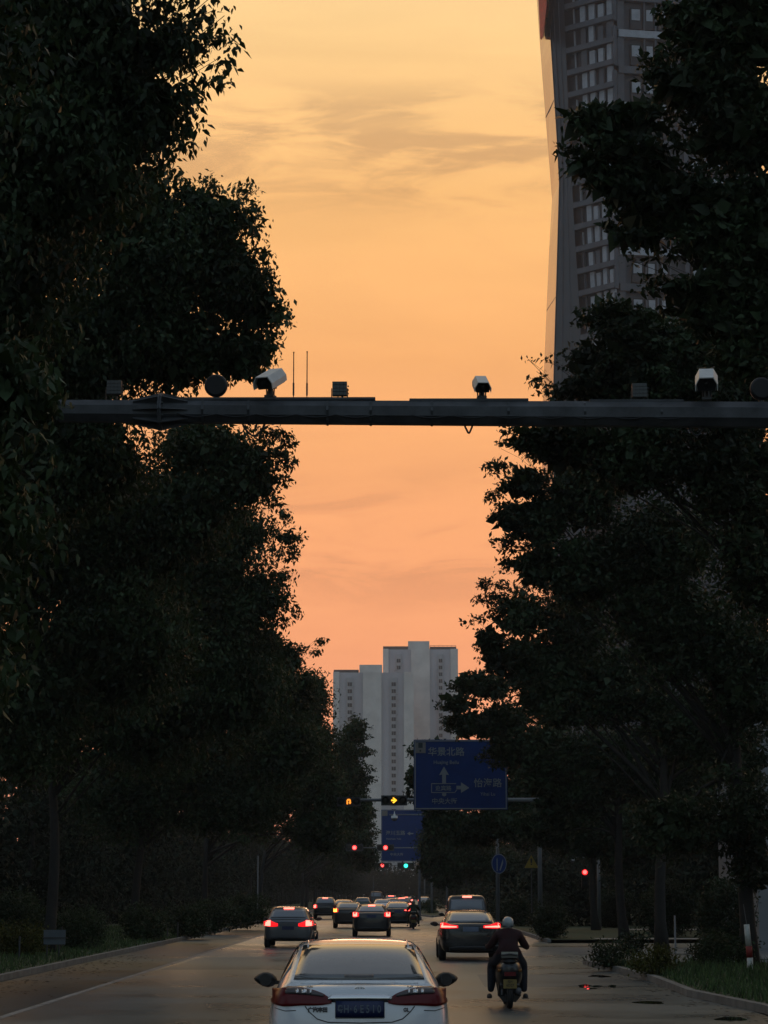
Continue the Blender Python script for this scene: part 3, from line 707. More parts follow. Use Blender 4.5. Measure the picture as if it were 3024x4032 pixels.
big_sign('direction_sign', 'large blue direction sign with up and right arrows, its top right corner behind leaves', 100.6, 1629, 2912, 1999, 3189, c1)
def c2(r, U, Y):
    k = Y/F
    def T(s, px, py, hpx, bold=.0): x, z = U(px, py); text_mesh(s, hpx*k, x, -.012, z, bold).build('lettering', SIGN_W, r)
    T('海川玉路', 1557, 3281, 19, .006); T('Haichuan Yulu', 1550, 3303, 10, .004); T('中央大街', 1562, 3365, 13, .004)
    MB().prism([U(*p) for p in ((1603,3282),(1615,3274),(1615,3279.5),(1628,3279.5),(1628,3284.5),(1615,3284.5),(1615,3290))], -.015, -.003).build('arrow', SIGN_W, r)
    MB().prism([U(1504,3192),U(1526,3192),U(1526,3213),U(1504,3213)], -.02, .01).build('corner_plate', MATS['dull plate'], r)
big_sign('direction_sign', 'farther blue direction sign with a left arrow, below the yellow signal', 226, 1501, 3188, 1700, 3392, c2)
arm(228, 1620, 1760, 3290, 1760, 'pale pole standing behind the farther blue sign', .08, 'sign_pole')
arm(213, 1396, 1700, 3338, 1700, 'pale signal pole with two red lamps below the farther blue sign', .055)
signal_head(1396, 3338, 213, 'left one of the two level red signals below the trees', SIG_RED, 0, None, 1.45, None)
signal_head(1518, 3338, 213, 'right one of the two level red signals, in front of the farther blue sign', SIG_RED, 0, None, 1.45, None)
arm(330, 1505, 1672, 3408, 1672, 'farthest signal pole with a red and a green lamp', .06)
signal_head(1505, 3408, 330, 'lowest red signal, left of the green one', SIG_RED, 0, None, 1.8, None)
signal_head(1598, 3409, 330, 'green signal at the far end of the road', SIG_GRN, 0, None, 2.2, None)
# signals of the side road
YS = 124
p = P(2303, 3434, YS); r = thing('traffic_light', 'upright signal with one red lamp at the side road on the right', 'traffic light', (p.x, YS, p.z))
MB().box((0,.1,-.32), (.36,.2,1.0)).build('housing', BLACK_PL, r)
for k, m in enumerate((RED_DIM, LENS_OFF, LENS_OFF)):
    ln_ = MB().lathe([(-.014,0),(-.010,.15),(0,.165)], (0,-.002,-.36*k), 'Y', 18).build('lens', m, r, True)
    if k == 0: MB().lathe([(-.022,0),(-.018,.11)], (0,-.002,0), 'Y', 18).build('bulb', SIG_RED, ln_, True)
for k in range(3): MB().tube([(-.13,-.12,-.32*k+.05),(-.10,-.14,-.32*k+.13),(0,-.15,-.32*k+.16),(.10,-.14,-.32*k+.13),(.13,-.12,-.32*k+.05)], .014, 5).build('hood', BLACK_PL, r)
arm(YS+.4, 2262, 2352, 3376, 2358, 'short cross pole holding the side road signal and dome camera', .04)
dome(2254, 3392, YS+.3, 'dome camera at the end of the side road signal arm', .13)
# yellow warning triangle and blue round sign
def roadsign_tri():
    Y = 118; p = P(2092, 3395, Y); r = thing('warning_sign', 'yellow triangular warning sign on a thin grey post', 'road sign', (p.x, Y, 0)); z = p.z; w = .42
    def tri(s_): return [(-w*s_, z-.30*s_-.03), (w*s_, z-.30*s_-.03), (0, z+.44*s_)]
    MB().prism(tri(1.0), -.02, 0).build('panel', mat('black rim', (.02,.02,.02), .6), r)
    MB().prism(tri(.86), -.032, -.02).build('face', mat('yellow sign sheet', (.30,.20,.02), .6, var=.15), r)
    MB().prism([(-.035,z-.04),(.035,z-.04),(.05,z+.17),(0,z+.2),(-.05,z+.17)], -.04, -.032).prism([(-.035,z-.14),(.035,z-.14),(.035,z-.07),(-.035,z-.07)], -.04, -.032).build('pictogram', mat('black print', (.02,.02,.02), .6), r)
    MB().tube([(0,.04,0),(0,.04,z+.1)], .03, 8).build('post', STEEL, r)
roadsign_tri()
def roadsign_round():
    Y = 112; p = P(1964, 3401, Y); r = thing('round_sign', 'round blue sign with white marks turned half away on a post', 'road sign', (p.x, Y, 0), R(38)); z = p.z
    MB().lathe([(-.02,0),(-.02,.48),(0,.48),(0,0)], (0,0,z), 'Y', 28).build('panel', BLUE_SIGN, r)
    MB().lathe([(-.026,.44),(-.026,.475),(-.018,.475)], (0,0,z), 'Y', 28).build('rim', SIGN_W, r)
    MB().prism([(-.16,z-.36),(-.10,z-.36),(-.10,z+.2),(-.13,z+.3),(-.16,z+.2)], -.03, -.021).prism([(.02,z-.30),(.08,z-.34),(.26,z+.05),(.24,z+.22),(.16,z+.05)], -.03, -.021).build('pictogram', SIGN_W, r)
    MB().tube([(0,.05,0),(0,.05,z+.72)], .035, 8).build('post', STEEL, r)
roadsign_round()
# posts
def post(px, Y, pytop, label, r0=.06, m=None, px2=None):
    x = P(px, YH, Y).x; zt = P(px, pytop, Y).z; r = thing('post', label, 'post', (x, Y, 0))
    MB().tube([(0,0,0),(0,0,.25),(0,0,.26),(0,0,zt)], [r0*1.5,r0*1.5,r0,r0*.8], 8).build('shaft', m or STEEL, r, True)
    MB().box((0,0,.02),(r0*5,r0*5,.05)).build('base_plate', STEEL_D, r); return r
post(1015, 150, 3370, 'thin grey post left of the silver car at the left kerb', .035, POLE_W)
post(1652, 170, 3425, 'stout grey lamp post beside the planted island', .11, STEEL)
post(2655, 60, 3604, 'thin pale post in the shrubs behind the right kerb', .03, POLE_W)
post(1470, 300, 3450, 'far thin post among the trees at the road end', .06)
# red and white post at right
Yp = 57; x = P(2946, YH, Yp).x; r = thing('guard_post', 'white guard post with a red band near the right edge', 'post', (x, Yp, 0))
PT_W = mat('dirty white paint', (.5,.5,.46), .6, var=.25, vscale=6); PT_R = mat('dull red paint', (.22,.02,.015), .6, var=.2)
z_ = lambda py: P(2946, py, Yp).z
MB().tube([(0,0,0),(0,0,z_(3770))], .075, 10).build('shaft', PT_W, r, True)
MB().tube([(0,0,z_(3770)),(-.02,0,z_(3725))], .079, 10).build('red_band', PT_R, r, True)
MB().tube([(-.02,0,z_(3725)),(-.06,0,z_(3640))], [.075,.07], 10).build('upper_shaft', PT_W, r, True)
MB().tube([(-.06,0,z_(3640)),(-.12,.05,z_(3560))], .012, 5).build('guy_wire', STEEL_D, r)
# small grey cabinet board on legs at left, and short posts in the grass
Yb = 68; p = P(215, 3690, Yb); r = thing('notice_board', 'small blue grey board on two dark legs in the left grass', 'board', (p.x, Yb, 0))
MB().box((0,0,p.z),(.64,.04,.42)).build('panel', mat('blue grey board', (.10,.12,.135), .6, var=.15), r)
MB().box((.02,-.03,p.z-.02),(.74,.03,.035)).build('cross_bar', STEEL_D, r)
for x in (-.22, .13): MB().tube([(x,.03,0),(x,.03,p.z-.1)], .025, 6).build('leg', STEEL_D, r)
MB().tube([(.20,.03,p.z+.3),(.20,.03,.45)], .02, 6).build('brace', STEEL_D, r)
for px, py, Y in ((77,3700,67),(660,3640,95),(700,3640,98)):
    p = P(px, py, Y); o = MB().tube([(0,0,0),(0,0,p.z)], .03, 7).build('marker_post', STEEL_D, None, False, (p.x, Y, .1))
    tag(o, {77: 'short dark marker post left of the notice board', 660: 'short dark post farther along the left grass, nearer one', 700: 'short dark post farther along the left grass, farther one'}[px], 'post', 'marker posts in the left grass')

# ================================================================== vehicles
def loft_mesh(stations, sec, levels=2):
    """rings along y from half sections, mirrored, then smoothed"""
    rings = []
    for st in stations:
        h = sec(*st[1:]); ring = [(x, st[0], z) for x, z in h] + [(-x, st[0], z) for x, z in reversed(h) if abs(x) > 1e-6]
        rings.append(ring)
    n = len(rings[0]); vs = [v for r in rings for v in r]
    fs = [(i*n+k, i*n+(k+1) % n, (i+1)*n+(k+1) % n, (i+1)*n+k) for i in range(len(rings)-1) for k in range(n)]
    fs += [tuple(range(n)), tuple((len(rings)-1)*n+k for k in range(n))]
    me = bpy.data.meshes.new('tmp'); me.from_pydata(vs, [], fs)
    bm = bmesh.new(); bm.from_mesh(me); bmesh.ops.recalc_face_normals(bm, faces=bm.faces); bm.to_mesh(me); bm.free()
    o = bpy.data.objects.new('tmp', me); COL.objects.link(o); md = o.modifiers.new('s', 'SUBSURF'); md.levels = levels; md.render_levels = levels
    me2 = bpy.data.meshes.new_from_object(o.evaluated_get(bpy.context.evaluated_depsgraph_get()))
    bpy.data.objects.remove(o); bpy.data.meshes.remove(me); return me2
def bvh_of(*meshes):
    vs = []; fs = []
    for me in meshes:
        n = len(vs); vs += [v.co.copy() for v in me.vertices]; fs += [tuple(i+n for i in p.vertices) for p in me.polygons]
    return BVHTree.FromPolygons(vs, fs)
def patch(bvh, f, nu, nv, axis='rear', off=.004, thick=.02, side=1):
    """a panel that follows the body: f(u,v) gives the two coordinates across the looking direction"""
    pts = []; last = None
    D = {'rear': Vector((0,1,0)), 'front': Vector((0,-1,0)), 'side': Vector((-side,0,0)), 'top': Vector((0,0,-1))}[axis]
    for i in range(nu+1):
        for j in range(nv+1):
            a, b = f(i/nu, j/nv)
            o = {'rear': Vector((a,-1,b)), 'front': Vector((a,7,b)), 'side': Vector((side*2,a,b)), 'top': Vector((a,b,3))}[axis]
            h = bvh.ray_cast(o, D)
            if h[0] is None or (last is not None and (h[0]-last).dot(D) > .5): q = None
            else: q = h[0] + (h[1] if h[1].dot(D) < 0 else -h[1])*off; last = h[0]
            pts.append(q)
    for k, q in enumerate(pts):
        if q is None:
            near = [pts[k2] for k2 in (k-1, k+1, k-nv-1, k+nv+1) if 0 <= k2 < len(pts) and pts[k2] is not None]
            i, j = divmod(k, nv+1); a, b = f(i/nu, j/nv)
            base = near[0] if near else (last or Vector((0,0,0)))
            pts[k] = Vector((a, base.y, b)) if axis in ('rear','front') else (Vector((base.x, a, b)) if axis == 'side' else Vector((a, b, base.z)))
    m = nv+1; fs = [(i*m+j, i*m+j+1, (i+1)*m+j+1, (i+1)*m+j) for i in range(nu) for j in range(nv)]
    n = len(pts); back = [q + D*thick for q in pts]
    fs2 = [tuple(x+n for x in reversed(q)) for q in fs]
    edge = [i*m for i in range(nu+1)] + [nu*m+j for j in range(1, m)] + [i*m+nv for i in range(nu-1, -1, -1)] + [j for j in range(nv-1, 0, -1)]
    sk = [(edge[k], edge[(k+1) % len(edge)], edge[(k+1) % len(edge)]+n, edge[k]+n) for k in range(len(edge))]
    return MB().add(pts+back, fs+fs2+sk)
def band(xs, top, bot):
    """quadrilateral field between two broken lines"""
    def f(u, v):
        x = xs[0] + (xs[-1]-xs[0])*u; zt = float(np.interp(x, *zip(*sorted(zip(xs, top))))); zb_ = float(np.interp(x, *zip(*sorted(zip(xs, bot)))))
        return x, zb_ + (zt-zb_)*v
    return f
def quad4(bl, br, tr, tl, bow=0.):
    def f(u, v):
        a = (bl[0]+(br[0]-bl[0])*u, bl[1]+(br[1]-bl[1])*u); b = (tl[0]+(tr[0]-tl[0])*u, tl[1]+(tr[1]-tl[1])*u)
        return a[0]+(b[0]-a[0])*v, a[1]+(b[1]-a[1])*v + bow*4*u*(1-u)*v
    return f
def body_sec(w, zb_, zt, sh=.0):
    h = zt - zb_
    return [(0, zb_), (w*.80, zb_), (w*.955, zb_+.05*h+.02), (w, zb_+h*.42), (w*.99, zb_+h*.70), (w*.955, zt-.06), (w*.88, zt-.012), (w*.45, zt+.008), (0, zt+.012)]
def cab_sec(wb, wr, zb_, zr_):
    h = zr_-zb_
    return [(0, zb_), (wb*.9, zb_), (wb, zb_+.02), (wb+(wr-wb)*.45, zb_+h*.5), (wb+(wr-wb)*.85, zb_+h*.86), (wr*.95, zr_-.018), (wr*.75, zr_), (wr*.35, zr_+.010), (0, zr_+.012)]
KINDS_ = {
 'sedan': dict(L=4.62, W=1.78, H=1.475,
   body=[(0,.60,.36,.74),(.035,.74,.27,.98),(.09,.80,.235,1.075),(.20,.84,.225,1.095),(.55,.875,.22,1.09),(1.1,.885,.22,1.00),(2.3,.89,.22,.965),(3.3,.885,.22,.96),(3.75,.87,.22,.93),(4.25,.83,.24,.82),(4.5,.74,.26,.70),(4.6,.60,.34,.60)],
   cab=[(.50,.73,.64,1.02,1.085),(.60,.79,.64,1.0,1.13),(.95,.83,.615,.98,1.30),(1.30,.835,.60,.97,1.425),(1.62,.835,.59,.96,1.465),(2.2,.835,.59,.95,1.475),(2.65,.83,.59,.95,1.44),(3.1,.81,.60,.95,1.24),(3.55,.79,.66,.94,1.0),(3.62,.77,.66,.9,.95)],
   rw=quad4((-.63,1.125),(.63,1.125),(.545,1.42),(-.545,1.42),.012), sw=[(.95,1.04,1.22),(1.35,1.03,1.40),(2.65,1.02,1.395),(3.25,1.02,1.12)], lz=(.94,1.105), pz=.93, bz=1.40, mir=3.02, sf=1),
 'suv': dict(L=4.6, W=1.85, H=1.66,
   body=[(0,.62,.40,.78),(.035,.78,.30,1.04),(.10,.85,.27,1.12),(.25,.885,.26,1.13),(.8,.915,.26,1.10),(2.3,.925,.26,1.06),(3.4,.915,.26,1.05),(3.9,.89,.26,1.01),(4.3,.84,.28,.92),(4.5,.74,.30,.80),(4.6,.6,.4,.7)],
   cab=[(.10,.74,.64,1.05,1.14),(.16,.80,.64,1.05,1.22),(.34,.83,.62,1.04,1.45),(.55,.84,.60,1.04,1.60),(.85,.845,.60,1.03,1.645),(1.8,.85,.61,1.02,1.66),(2.6,.85,.61,1.02,1.62),(3.1,.84,.64,1.02,1.38),(3.6,.82,.70,1.0,1.08),(3.7,.8,.7,.96,1.02)],
   rw=quad4((-.64,1.21),(.64,1.21),(.56,1.52),(-.56,1.52),.015), sw=[(.6,1.15,1.36),(1.0,1.13,1.57),(2.6,1.11,1.57),(3.2,1.11,1.25)], lz=(.88,1.08), pz=.80, bz=1.575, mir=3.0, sf=1),
 'van': dict(L=4.9, W=1.80, H=1.88,
   body=[(0,.72,.34,.80),(.03,.82,.28,1.05),(.07,.86,.27,1.14),(.3,.885,.26,1.15),(2.3,.90,.26,1.10),(3.7,.89,.26,1.08),(4.3,.86,.26,1.0),(4.7,.80,.28,.86),(4.9,.66,.38,.7)],
   cab=[(.07,.80,.74,1.08,1.18),(.11,.84,.74,1.08,1.32),(.20,.85,.73,1.08,1.66),(.30,.855,.72,1.08,1.83),(.5,.86,.71,1.07,1.872),(2.0,.865,.72,1.06,1.885),(3.2,.865,.71,1.05,1.85),(3.8,.85,.72,1.05,1.55),(4.4,.82,.74,1.0,1.1),(4.5,.8,.72,.96,1.0)],
   rw=quad4((-.70,1.25),(.70,1.25),(.66,1.70),(-.66,1.70),.01), sw=[(.5,1.22,1.70),(1.0,1.2,1.75),(3.1,1.18,1.72),(4.0,1.18,1.32)], lz=(.72,1.15), pz=.86, bz=1.80, mir=3.75, sf=1),
}
_bodies = {}
def paint(name, col, metal=.2, rough=.32, coat=1.): return mat(name, col, rough, metal=metal, spec=.5, coat=coat, var=.05, vscale=1.5)
def car(kind, px, s, label, paintm, tail='off', style='block', yaw=0, brake3=False, name='car', group='cars queuing down the road', plate=PLATE_B, sc=(1,1,1), full=True, lamps=(1,1), Y=None, extra=None):
    K = KINDS_[kind]; Y = Y or F/s/math.cos(PITCH)
    r = thing(name, label, 'car', (XX(px, Y), Y, 0), R(yaw), group); r.scale = sc
    if kind not in _bodies:
        b = loft_mesh(K['body'], body_sec); c = loft_mesh(K['cab'], cab_sec); _bodies[kind] = (b, c, bvh_of(b), bvh_of(b, c))
    b, c, tb, tc_ = _bodies[kind]
    finish('body', b.copy(), paintm, r, True); finish('roof', c.copy(), paintm, r, True)
    W = K['W']; L_ = K['L']
    # glass
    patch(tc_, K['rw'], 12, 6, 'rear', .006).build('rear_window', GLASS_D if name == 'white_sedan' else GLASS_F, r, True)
    swp = K['sw']; ys = [q[0] for q in swp]
    for s_ in (-1, 1):
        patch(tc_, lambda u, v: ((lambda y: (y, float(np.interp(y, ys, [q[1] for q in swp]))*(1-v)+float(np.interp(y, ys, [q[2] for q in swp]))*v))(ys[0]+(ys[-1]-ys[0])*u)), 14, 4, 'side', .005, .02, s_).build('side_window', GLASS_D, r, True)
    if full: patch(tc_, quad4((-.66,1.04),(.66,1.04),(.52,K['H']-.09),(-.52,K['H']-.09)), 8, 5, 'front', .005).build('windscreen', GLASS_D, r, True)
    # lower bumper trim
    patch(tb, band([-.62,-.35,.35,.62], [.40,.44,.44,.40], [.29,.28,.28,.29]), 14, 3, 'rear', .006).build('bumper_trim', BLACK_PL, r, True)
    # wheels
    for y_ in (.98, L_-.92):
        for s_ in (-1, 1):
            xw = s_*(W/2-.105); o = MB().lathe([(-.10,.20),(-.105,.27),(-.085,.325),(.085,.325),(.105,.27),(.10,.20)], (0,0,0), 'X', 22).build('wheel', RUBBER, r, True, (xw, y_, .325))
            if full: MB().lathe([(.0,.0),(s_*.075,.05),(s_*.082,.06),(s_*.06,.19),(s_*.10,.205)], (0,0,0), 'X', 22).build('rim', ALLOY, o, True)
    # mirrors
    for s_ in (-1, 1):
        m_ = K['mir']; z = K['body'][6][3]+.08
        o = MB().lathe([(-.055,0),(-.05,.07),(.0,.098),(.06,.08),(.12,.03),(.13,0)], (0,0,0), 'Y', 14)
        o.v = [(a*1.28, b, c_*.80*(1-.42*max(0, s_*a/.1))+.01*s_*a/.1) for a, b, c_ in o.v]
        h = o.build('mirror', BLACK_PL, r, True, (s_*(W/2+.075), m_, z))
        if full: MB().box((-s_*.10,0,-.03),(.14,.05,.035)).build('mirror_arm', BLACK_PL, h); MB().lathe([(-.058,0),(-.058,.062)], (0,0,0), 'Y', 14).build('mirror_glass', MIRG, h)
    z0, z1 = K['lz']; on = tail != 'off'
    lens = REDLENS if not on else (RED_DIM if tail == 'tail' else REDLENS)
    hot = RED_HOT
    w = W/1.78
    for k_, s_ in enumerate((-1, 1)):
        lit = on and lamps[k_]
        if style == 'ell':      # slim L shaped lamp
            f = band([s_*.86*w, s_*.72*w, s_*.60*w, s_*.36*w], [z1-.02,z1+.02,z1-.05,z1-.075], [z0+.02,z0+.005,z0+.005,z0+.02])
            t = patch(tb, f, 12, 3, 'rear', .012, .04).build('tail_light', REDLENS, r, True)
            if lit:
                patch(tb, f, 12, 3, 'rear', .014, .02).build('lens_glow', RED_DIM, t, True); patch(tb, band([s_*.84*w, s_*.40*w], [z0+.085,z0+.065], [z0+.03,z0+.035]), 12, 2, 'rear', .018, .02).build('light_bar', RED_HOT, t, True)
                patch(tb, band([s_*.85*w, s_*.77*w], [z1-.01,z1+.01], [z0+.03,z0+.03]), 4, 3, 'rear', .019, .02).build('light_bar', RED_HOT, t, True)
                patch(tb, band([s_*.78*w, s_*.60*w], [z1,z1-.04], [z1-.03,z1-.06]), 6, 2, 'rear', .016, .02).build('light_bar', RED_DIM, t, True)
        elif style == 'wrap':   # big wrapped lamp with an inner wing
            f = band([s_*.875*w, s_*.66*w, s_*.50*w, s_*.36*w], [z1-.01,z1+.03,z1-.05,z1-.10], [z0+.02,z0-.02,z0-.03,z0-.01])
            t = patch(tb, f, 12, 4, 'rear', .012, .04).build('tail_light', RED_DIM if lit else REDLENS, r, True)
            if lit:
                patch(tb, band([s_*.84*w, s_*.62*w], [z1,z1+.02], [z0+.01,z0+.0]), 5, 4, 'rear', .016, .02).build('bulb', RED_HOT, t, True)
                patch(tb, band([s_*.60*w, s_*.42*w], [z0+.05,z0+.03], [z0,z0]), 5, 2, 'rear', .016, .02).build('bulb', RED_DIM, t, True)
        elif style == 'tall':
            f = band([s_*.86*w, s_*.74*w], [z1,z1], [z0,z0]); t = patch(tb, f, 4, 6, 'rear', .012, .04).build('tail_light', REDLENS, r, True)
            if lit: patch(tb, band([s_*.85*w, s_*.75*w], [z0+.22,z0+.22], [z0+.06,z0+.06]), 3, 3, 'rear', .016, .02).build('bulb', RED_HOT, t, True)
        elif style == 'round':
            f = band([s_*.87*w, s_*.76*w, s_*.58*w], [z1+.01,z1+.03,z1-.02], [z0-.04,z0-.06,z0-.02]); t = patch(tb, f, 8, 4, 'rear', .012, .04).build('tail_light', RED_DIM if lit else REDLENS, r, True)
            if lit: patch(tb, band([s_*.85*w, s_*.66*w], [z1-.0,z1-.0], [z0-.02,z0-.02]), 4, 4, 'rear', .018, .02).build('bulb', (AMBER if tail == 'amber' else RED_HOT), t, True)
        elif style == 'block':
            f = band([s_*.86*w, s_*.60*w], [z1,z1-.02], [z0,z0+.01]); t = patch(tb, f, 8, 4, 'rear', .012, .04).build('tail_light', RED_HOT if lit else REDLENS, r, True)
    if brake3:
        q = K['bz']; bw = brake3 if isinstance(brake3, float) else .17
        o = patch(tc_, band([-bw, bw], [q+.028,q+.028], [q-.028,q-.028]), 6, 2, 'rear', .02, .03).build('brake_light', RED_HOT, r, True)
    if plate:
        o = patch(tb, band([-.22,.22], [K['pz']+.07]*2, [K['pz']-.07]*2), 4, 2, 'rear', .010, .02).build('licence_plate', plate, r)
    return r, K, tb, tc_

WHITE_P = paint('white car paint', (.72,.75,.78), metal=.05, rough=.28)
BLACK_P = paint('black car paint', (.005,.005,.006), 0., .25, .5); SILV_P = paint('grey silver car paint', (.11,.115,.125), metal=.5)
GREY_P = paint('dark grey car paint', (.022,.022,.025), metal=.2, coat=.6); BROWN_P = paint('dark brown car paint', (.022,.018,.016), metal=.2, coat=.6)
wc_dummy = None
GREEN_P = paint('dark green car paint', (.02,.05,.03)); CHAMP_P = paint('pale champagne car paint', (.30,.28,.26), metal=.3)

# ---- the white sedan in front, with all its rear detail
wc, K, tb, tc_ = car('sedan', 1418, 417, 'white sedan nearest the camera, cut off by the bottom edge', WHITE_P, 'off', 'none', 1.7, name='white_sedan', plate=None, group=None, sc=(1,1,1.04))
ZF = .972
def wp(f, nu, nv, nm, m, off=.006, thick=.02, par=None, bv=None, ax='rear'):
    f0 = f; zf = ZF if nm not in ('boot_spoiler', 'high_brake_light') else 1.
    f = lambda u, v: (f0(u, v)[0], f0(u, v)[1]*zf)
    return patch(bv or tb, f, nu, nv, ax, off, thick).build(nm, m, par or wc, True)
for s_ in (-1, 1):
    t = wp(band([s_*.835,s_*.72,s_*.55,s_*.42,s_*.335,s_*.265], [1.085,1.105,1.100,1.075,1.045,.998], [.96,.935,.945,.945,.95,.965]), 22, 6, 'tail_light', REDLENS, .012, .05)
    wp(band([s_*.70,s_*.55,s_*.42,s_*.34], [1.095,1.092,1.068,1.04], [1.045,1.04,1.028,1.02]), 14, 2, 'clear_lens', SMOKELENS, .017, .02, t)
    for (a, b_) in ((.60,.575),(.545,.50),(.47,.455)):
        wp(band([s_*a,s_*b_], [1.082,1.082], [1.045,1.045]), 2, 2, 'reflector', CHROME, .021, .02, t)
    # shoulder line crease and bumper corner seam
    wp(band([s_*.80,s_*.70,s_*.60], [.925,.90,.905], [.918,.893,.898]), 8, 1, 'bumper_seam', BLACK_PL, .003, .01)
# chrome strip with the dark handle recess under it, and the boot lid seam
wp(band([-.30,-.27,0,.27,.30], [1.02,1.035,1.040,1.035,1.02], [.990,.992,.994,.992,.990]), 20, 2, 'chrome_strip', CHROME, .016, .02)
wp(band([-.27,0,.27], [.998,1.000,.998], [.975,.972,.975]), 16, 2, 'handle_recess', BLACK_PL, .006, .01)
def seam(pts, wd=.0045):
    pts = [(p[0], p[1]*ZF) for p in pts]
    mb = MB()
    for a, b in zip(pts[:-1], pts[1:]):
        n = 6
        for i in range(n):
            u0, u1 = i/n, (i+1)/n
            q0 = (a[0]+(b[0]-a[0])*u0, a[1]+(b[1]-a[1])*u0); q1 = (a[0]+(b[0]-a[0])*u1, a[1]+(b[1]-a[1])*u1)
            d = Vector((q1[0]-q0[0], q1[1]-q0[1])).normalized(); nn_ = Vector((-d.y, d.x))*wd
            ps = []
            for q, sg in ((q0,1),(q1,1),(q1,-1),(q0,-1)):
                h = tb.ray_cast(Vector((q[0]+nn_.x*sg, -1, q[1]+nn_.y*sg)), Vector((0,1,0)))
                ps.append((h[0] + h[1]*.003*(1 if h[1].y < 0 else -1)) if h[0] else Vector((q[0], 0, q[1])))
            mb.add(ps, [(0,1,2,3)])
    return mb
seam([(-.515,.94),(-.47,.885),(-.40,.825),(-.30,.795),(0,.788),(.30,.795),(.40,.825),(.47,.885),(.515,.94)]).build('boot_seam', BLACK_PL, wc)
for s_ in (-1, 1): seam([(s_*.545,1.115),(s_*.545,1.10),(s_*.54,1.07)], .003).build('boot_seam', BLACK_PL, wc)
lid = wp(band([-.56,.56],[1.112,1.112],[1.098,1.098]), 20, 2, 'boot_spoiler', WHITE_P, .016, .03)
# number plate
o = wp(band([-.225,.225],[.985,.985],[.838,.838]), 6, 2, 'licence_plate', PLATE_B, .014, .02)
fr = seam([(-.228,.990),(.228,.990),(.228,.833),(-.228,.833),(-.228,.990)], .004).build('plate_frame', BLACK_PL, o)
yb = tb.ray_cast(Vector((0,-1,.90)), Vector((0,1,0)))[0].y - .022
PL_W = mat('plate lettering', (.13,.16,.20), .6)
for t_, x_ in (('粤',-.185),('H',-.127),('·',-.085),('6',-.042),('E',.018),('5',.075),('1',.128),('0',.180)):
    text_mesh(t_, .098 if t_ != '粤' else .075, x_, yb, .912*ZF, .0015, depth=.001, sx=.72).build('character', PL_W, o)
# badge: three crossed ellipses
yb2 = tb.ray_cast(Vector((0,-1,1.075)), Vector((0,1,0)))[0].y - .012
em = MB()
def ring(mb, cx_, cz_, a, b_, y, t_=.0045, n=28): mb.tube([(cx_+a*math.cos(2*math.pi*k/n), y, cz_+b_*math.sin(2*math.pi*k/n)) for k in range(n+1)], t_, 5, cap=False)
ring(em, 0, 1.050, .050, .034, yb2); ring(em, 0, 1.050, .018, .032, yb2); ring(em, 0, 1.064, .034, .014, yb2)
em.build('badge', CHROME, wc, True)
for t_, x_, z_, h_, b_ in (('广汽丰田', -.395, .880, .046, .003), ('GL', .435, .880, .046, .002), ('LEVIN', -.475, 1.078, .026, .001), ('D-4T', .475, 1.078, .026, .001)):
    h = tb.ray_cast(Vector((x_,-1,z_)), Vector((0,1,0)))[0]
    text_mesh(t_, h_, x_, (h.y if h else .05)-.010, z_, b_, depth=.002).build('lettering', mat('dark badge', (.06,.06,.065), .3, metal=.5), wc)
# parcel shelf brake lamp and headrests behind the glass are only hinted at: a pale shelf strip on the glass
wp(band([-.14,.14],[1.165,1.165],[1.14,1.14]), 6, 1, 'high_brake_light', mat('dull shelf lamp', (.12,.11,.11), .4), .009, .01, None, tc_)
for s_ in (-1, 1):   # pale edge trims beside the roof
    mb = MB(); pts = []
    for y_ in (1.32,1.5,1.9,2.3,2.6):
        h = tc_.ray_cast(Vector((s_*.50, y_, 3)), Vector((0,0,-1)))[0]; pts.append(h + Vector((0,0,.004)))
    mb.tube(pts, .008, 5).build('roof_moulding', WHITE_P, wc, True)

# ---- the other cars
bc, *_ = car('sedan', 1853, 132, 'black sedan with bright L shaped red lamps in the right lane', BLACK_P, 'brake', 'ell', 0.5, name='black_sedan', sc=(1.045,1.05,1.0), plate=mat('pale blue plate', (.10,.13,.19), .5))
h = _[2].ray_cast(Vector((0,1.9,3)), Vector((0,0,-1)))[0]
MB().add([(-.012,1.75,h.z-.01),(.012,1.75,h.z-.01),(.012,1.95,h.z-.01),(-.012,1.95,h.z-.01),(-.004,1.77,h.z+.055),(.004,1.77,h.z+.055),(.004,1.82,h.z+.05),(-.004,1.82,h.z+.05)], [(0,1,5,4),(1,2,6,5),(2,3,7,6),(3,0,4,7),(4,5,6,7)]).build('shark_fin', BLACK_P, bc)
sv, *_ = car('suv', 1135, 107, 'grey silver car with its high brake lamp lit at the left lane', SILV_P, 'brake', 'wrap', -.8, name='silver_car', brake3=.19, sc=(1.0,1.0,.90))
MB().tube([(-.02,2.0,1.63),(-.03,1.7,1.95)], [.012,.006], 5).build('aerial', BLACK_PL, sv)
car('van', 1840, 96, 'tall grey people carrier right ahead of the black sedan', GREY_P, 'brake', 'tall', .3, name='people_carrier', brake3=.19, sc=(1,1,1.01), plate=None)
car('sedan', 1463, 85.5, 'dark grey sedan with round lit lamps in the middle lane behind the white car', GREY_P, 'brake', 'round', .2, name='grey_sedan', brake3=.16)
car('sedan', 1372, 69, 'dark sedan showing a lit amber lamp on its left side', BROWN_P, 'amber', 'round', .2, name='dark_sedan', lamps=(1,0), plate=None, full=False)
car('sedan', 1567, 68, 'dark sedan whose right lamp is lit, right of the grey sedan', BLACK_P, 'brake', 'ell', 0, name='dark_sedan', lamps=(0,1), full=False)
car('suv', 1280, 51.5, 'black high car with red lamps beyond the silver car', BLACK_P, 'brake', 'round', 0, name='black_car', brake3=.2, full=False, plate=None, lamps=(1,0))
car('sedan', 1352, 51, 'pale silver car roof showing beyond the amber lamp car', SILV_P, 'off', 'block', 0, name='silver_sedan', full=False, plate=None)
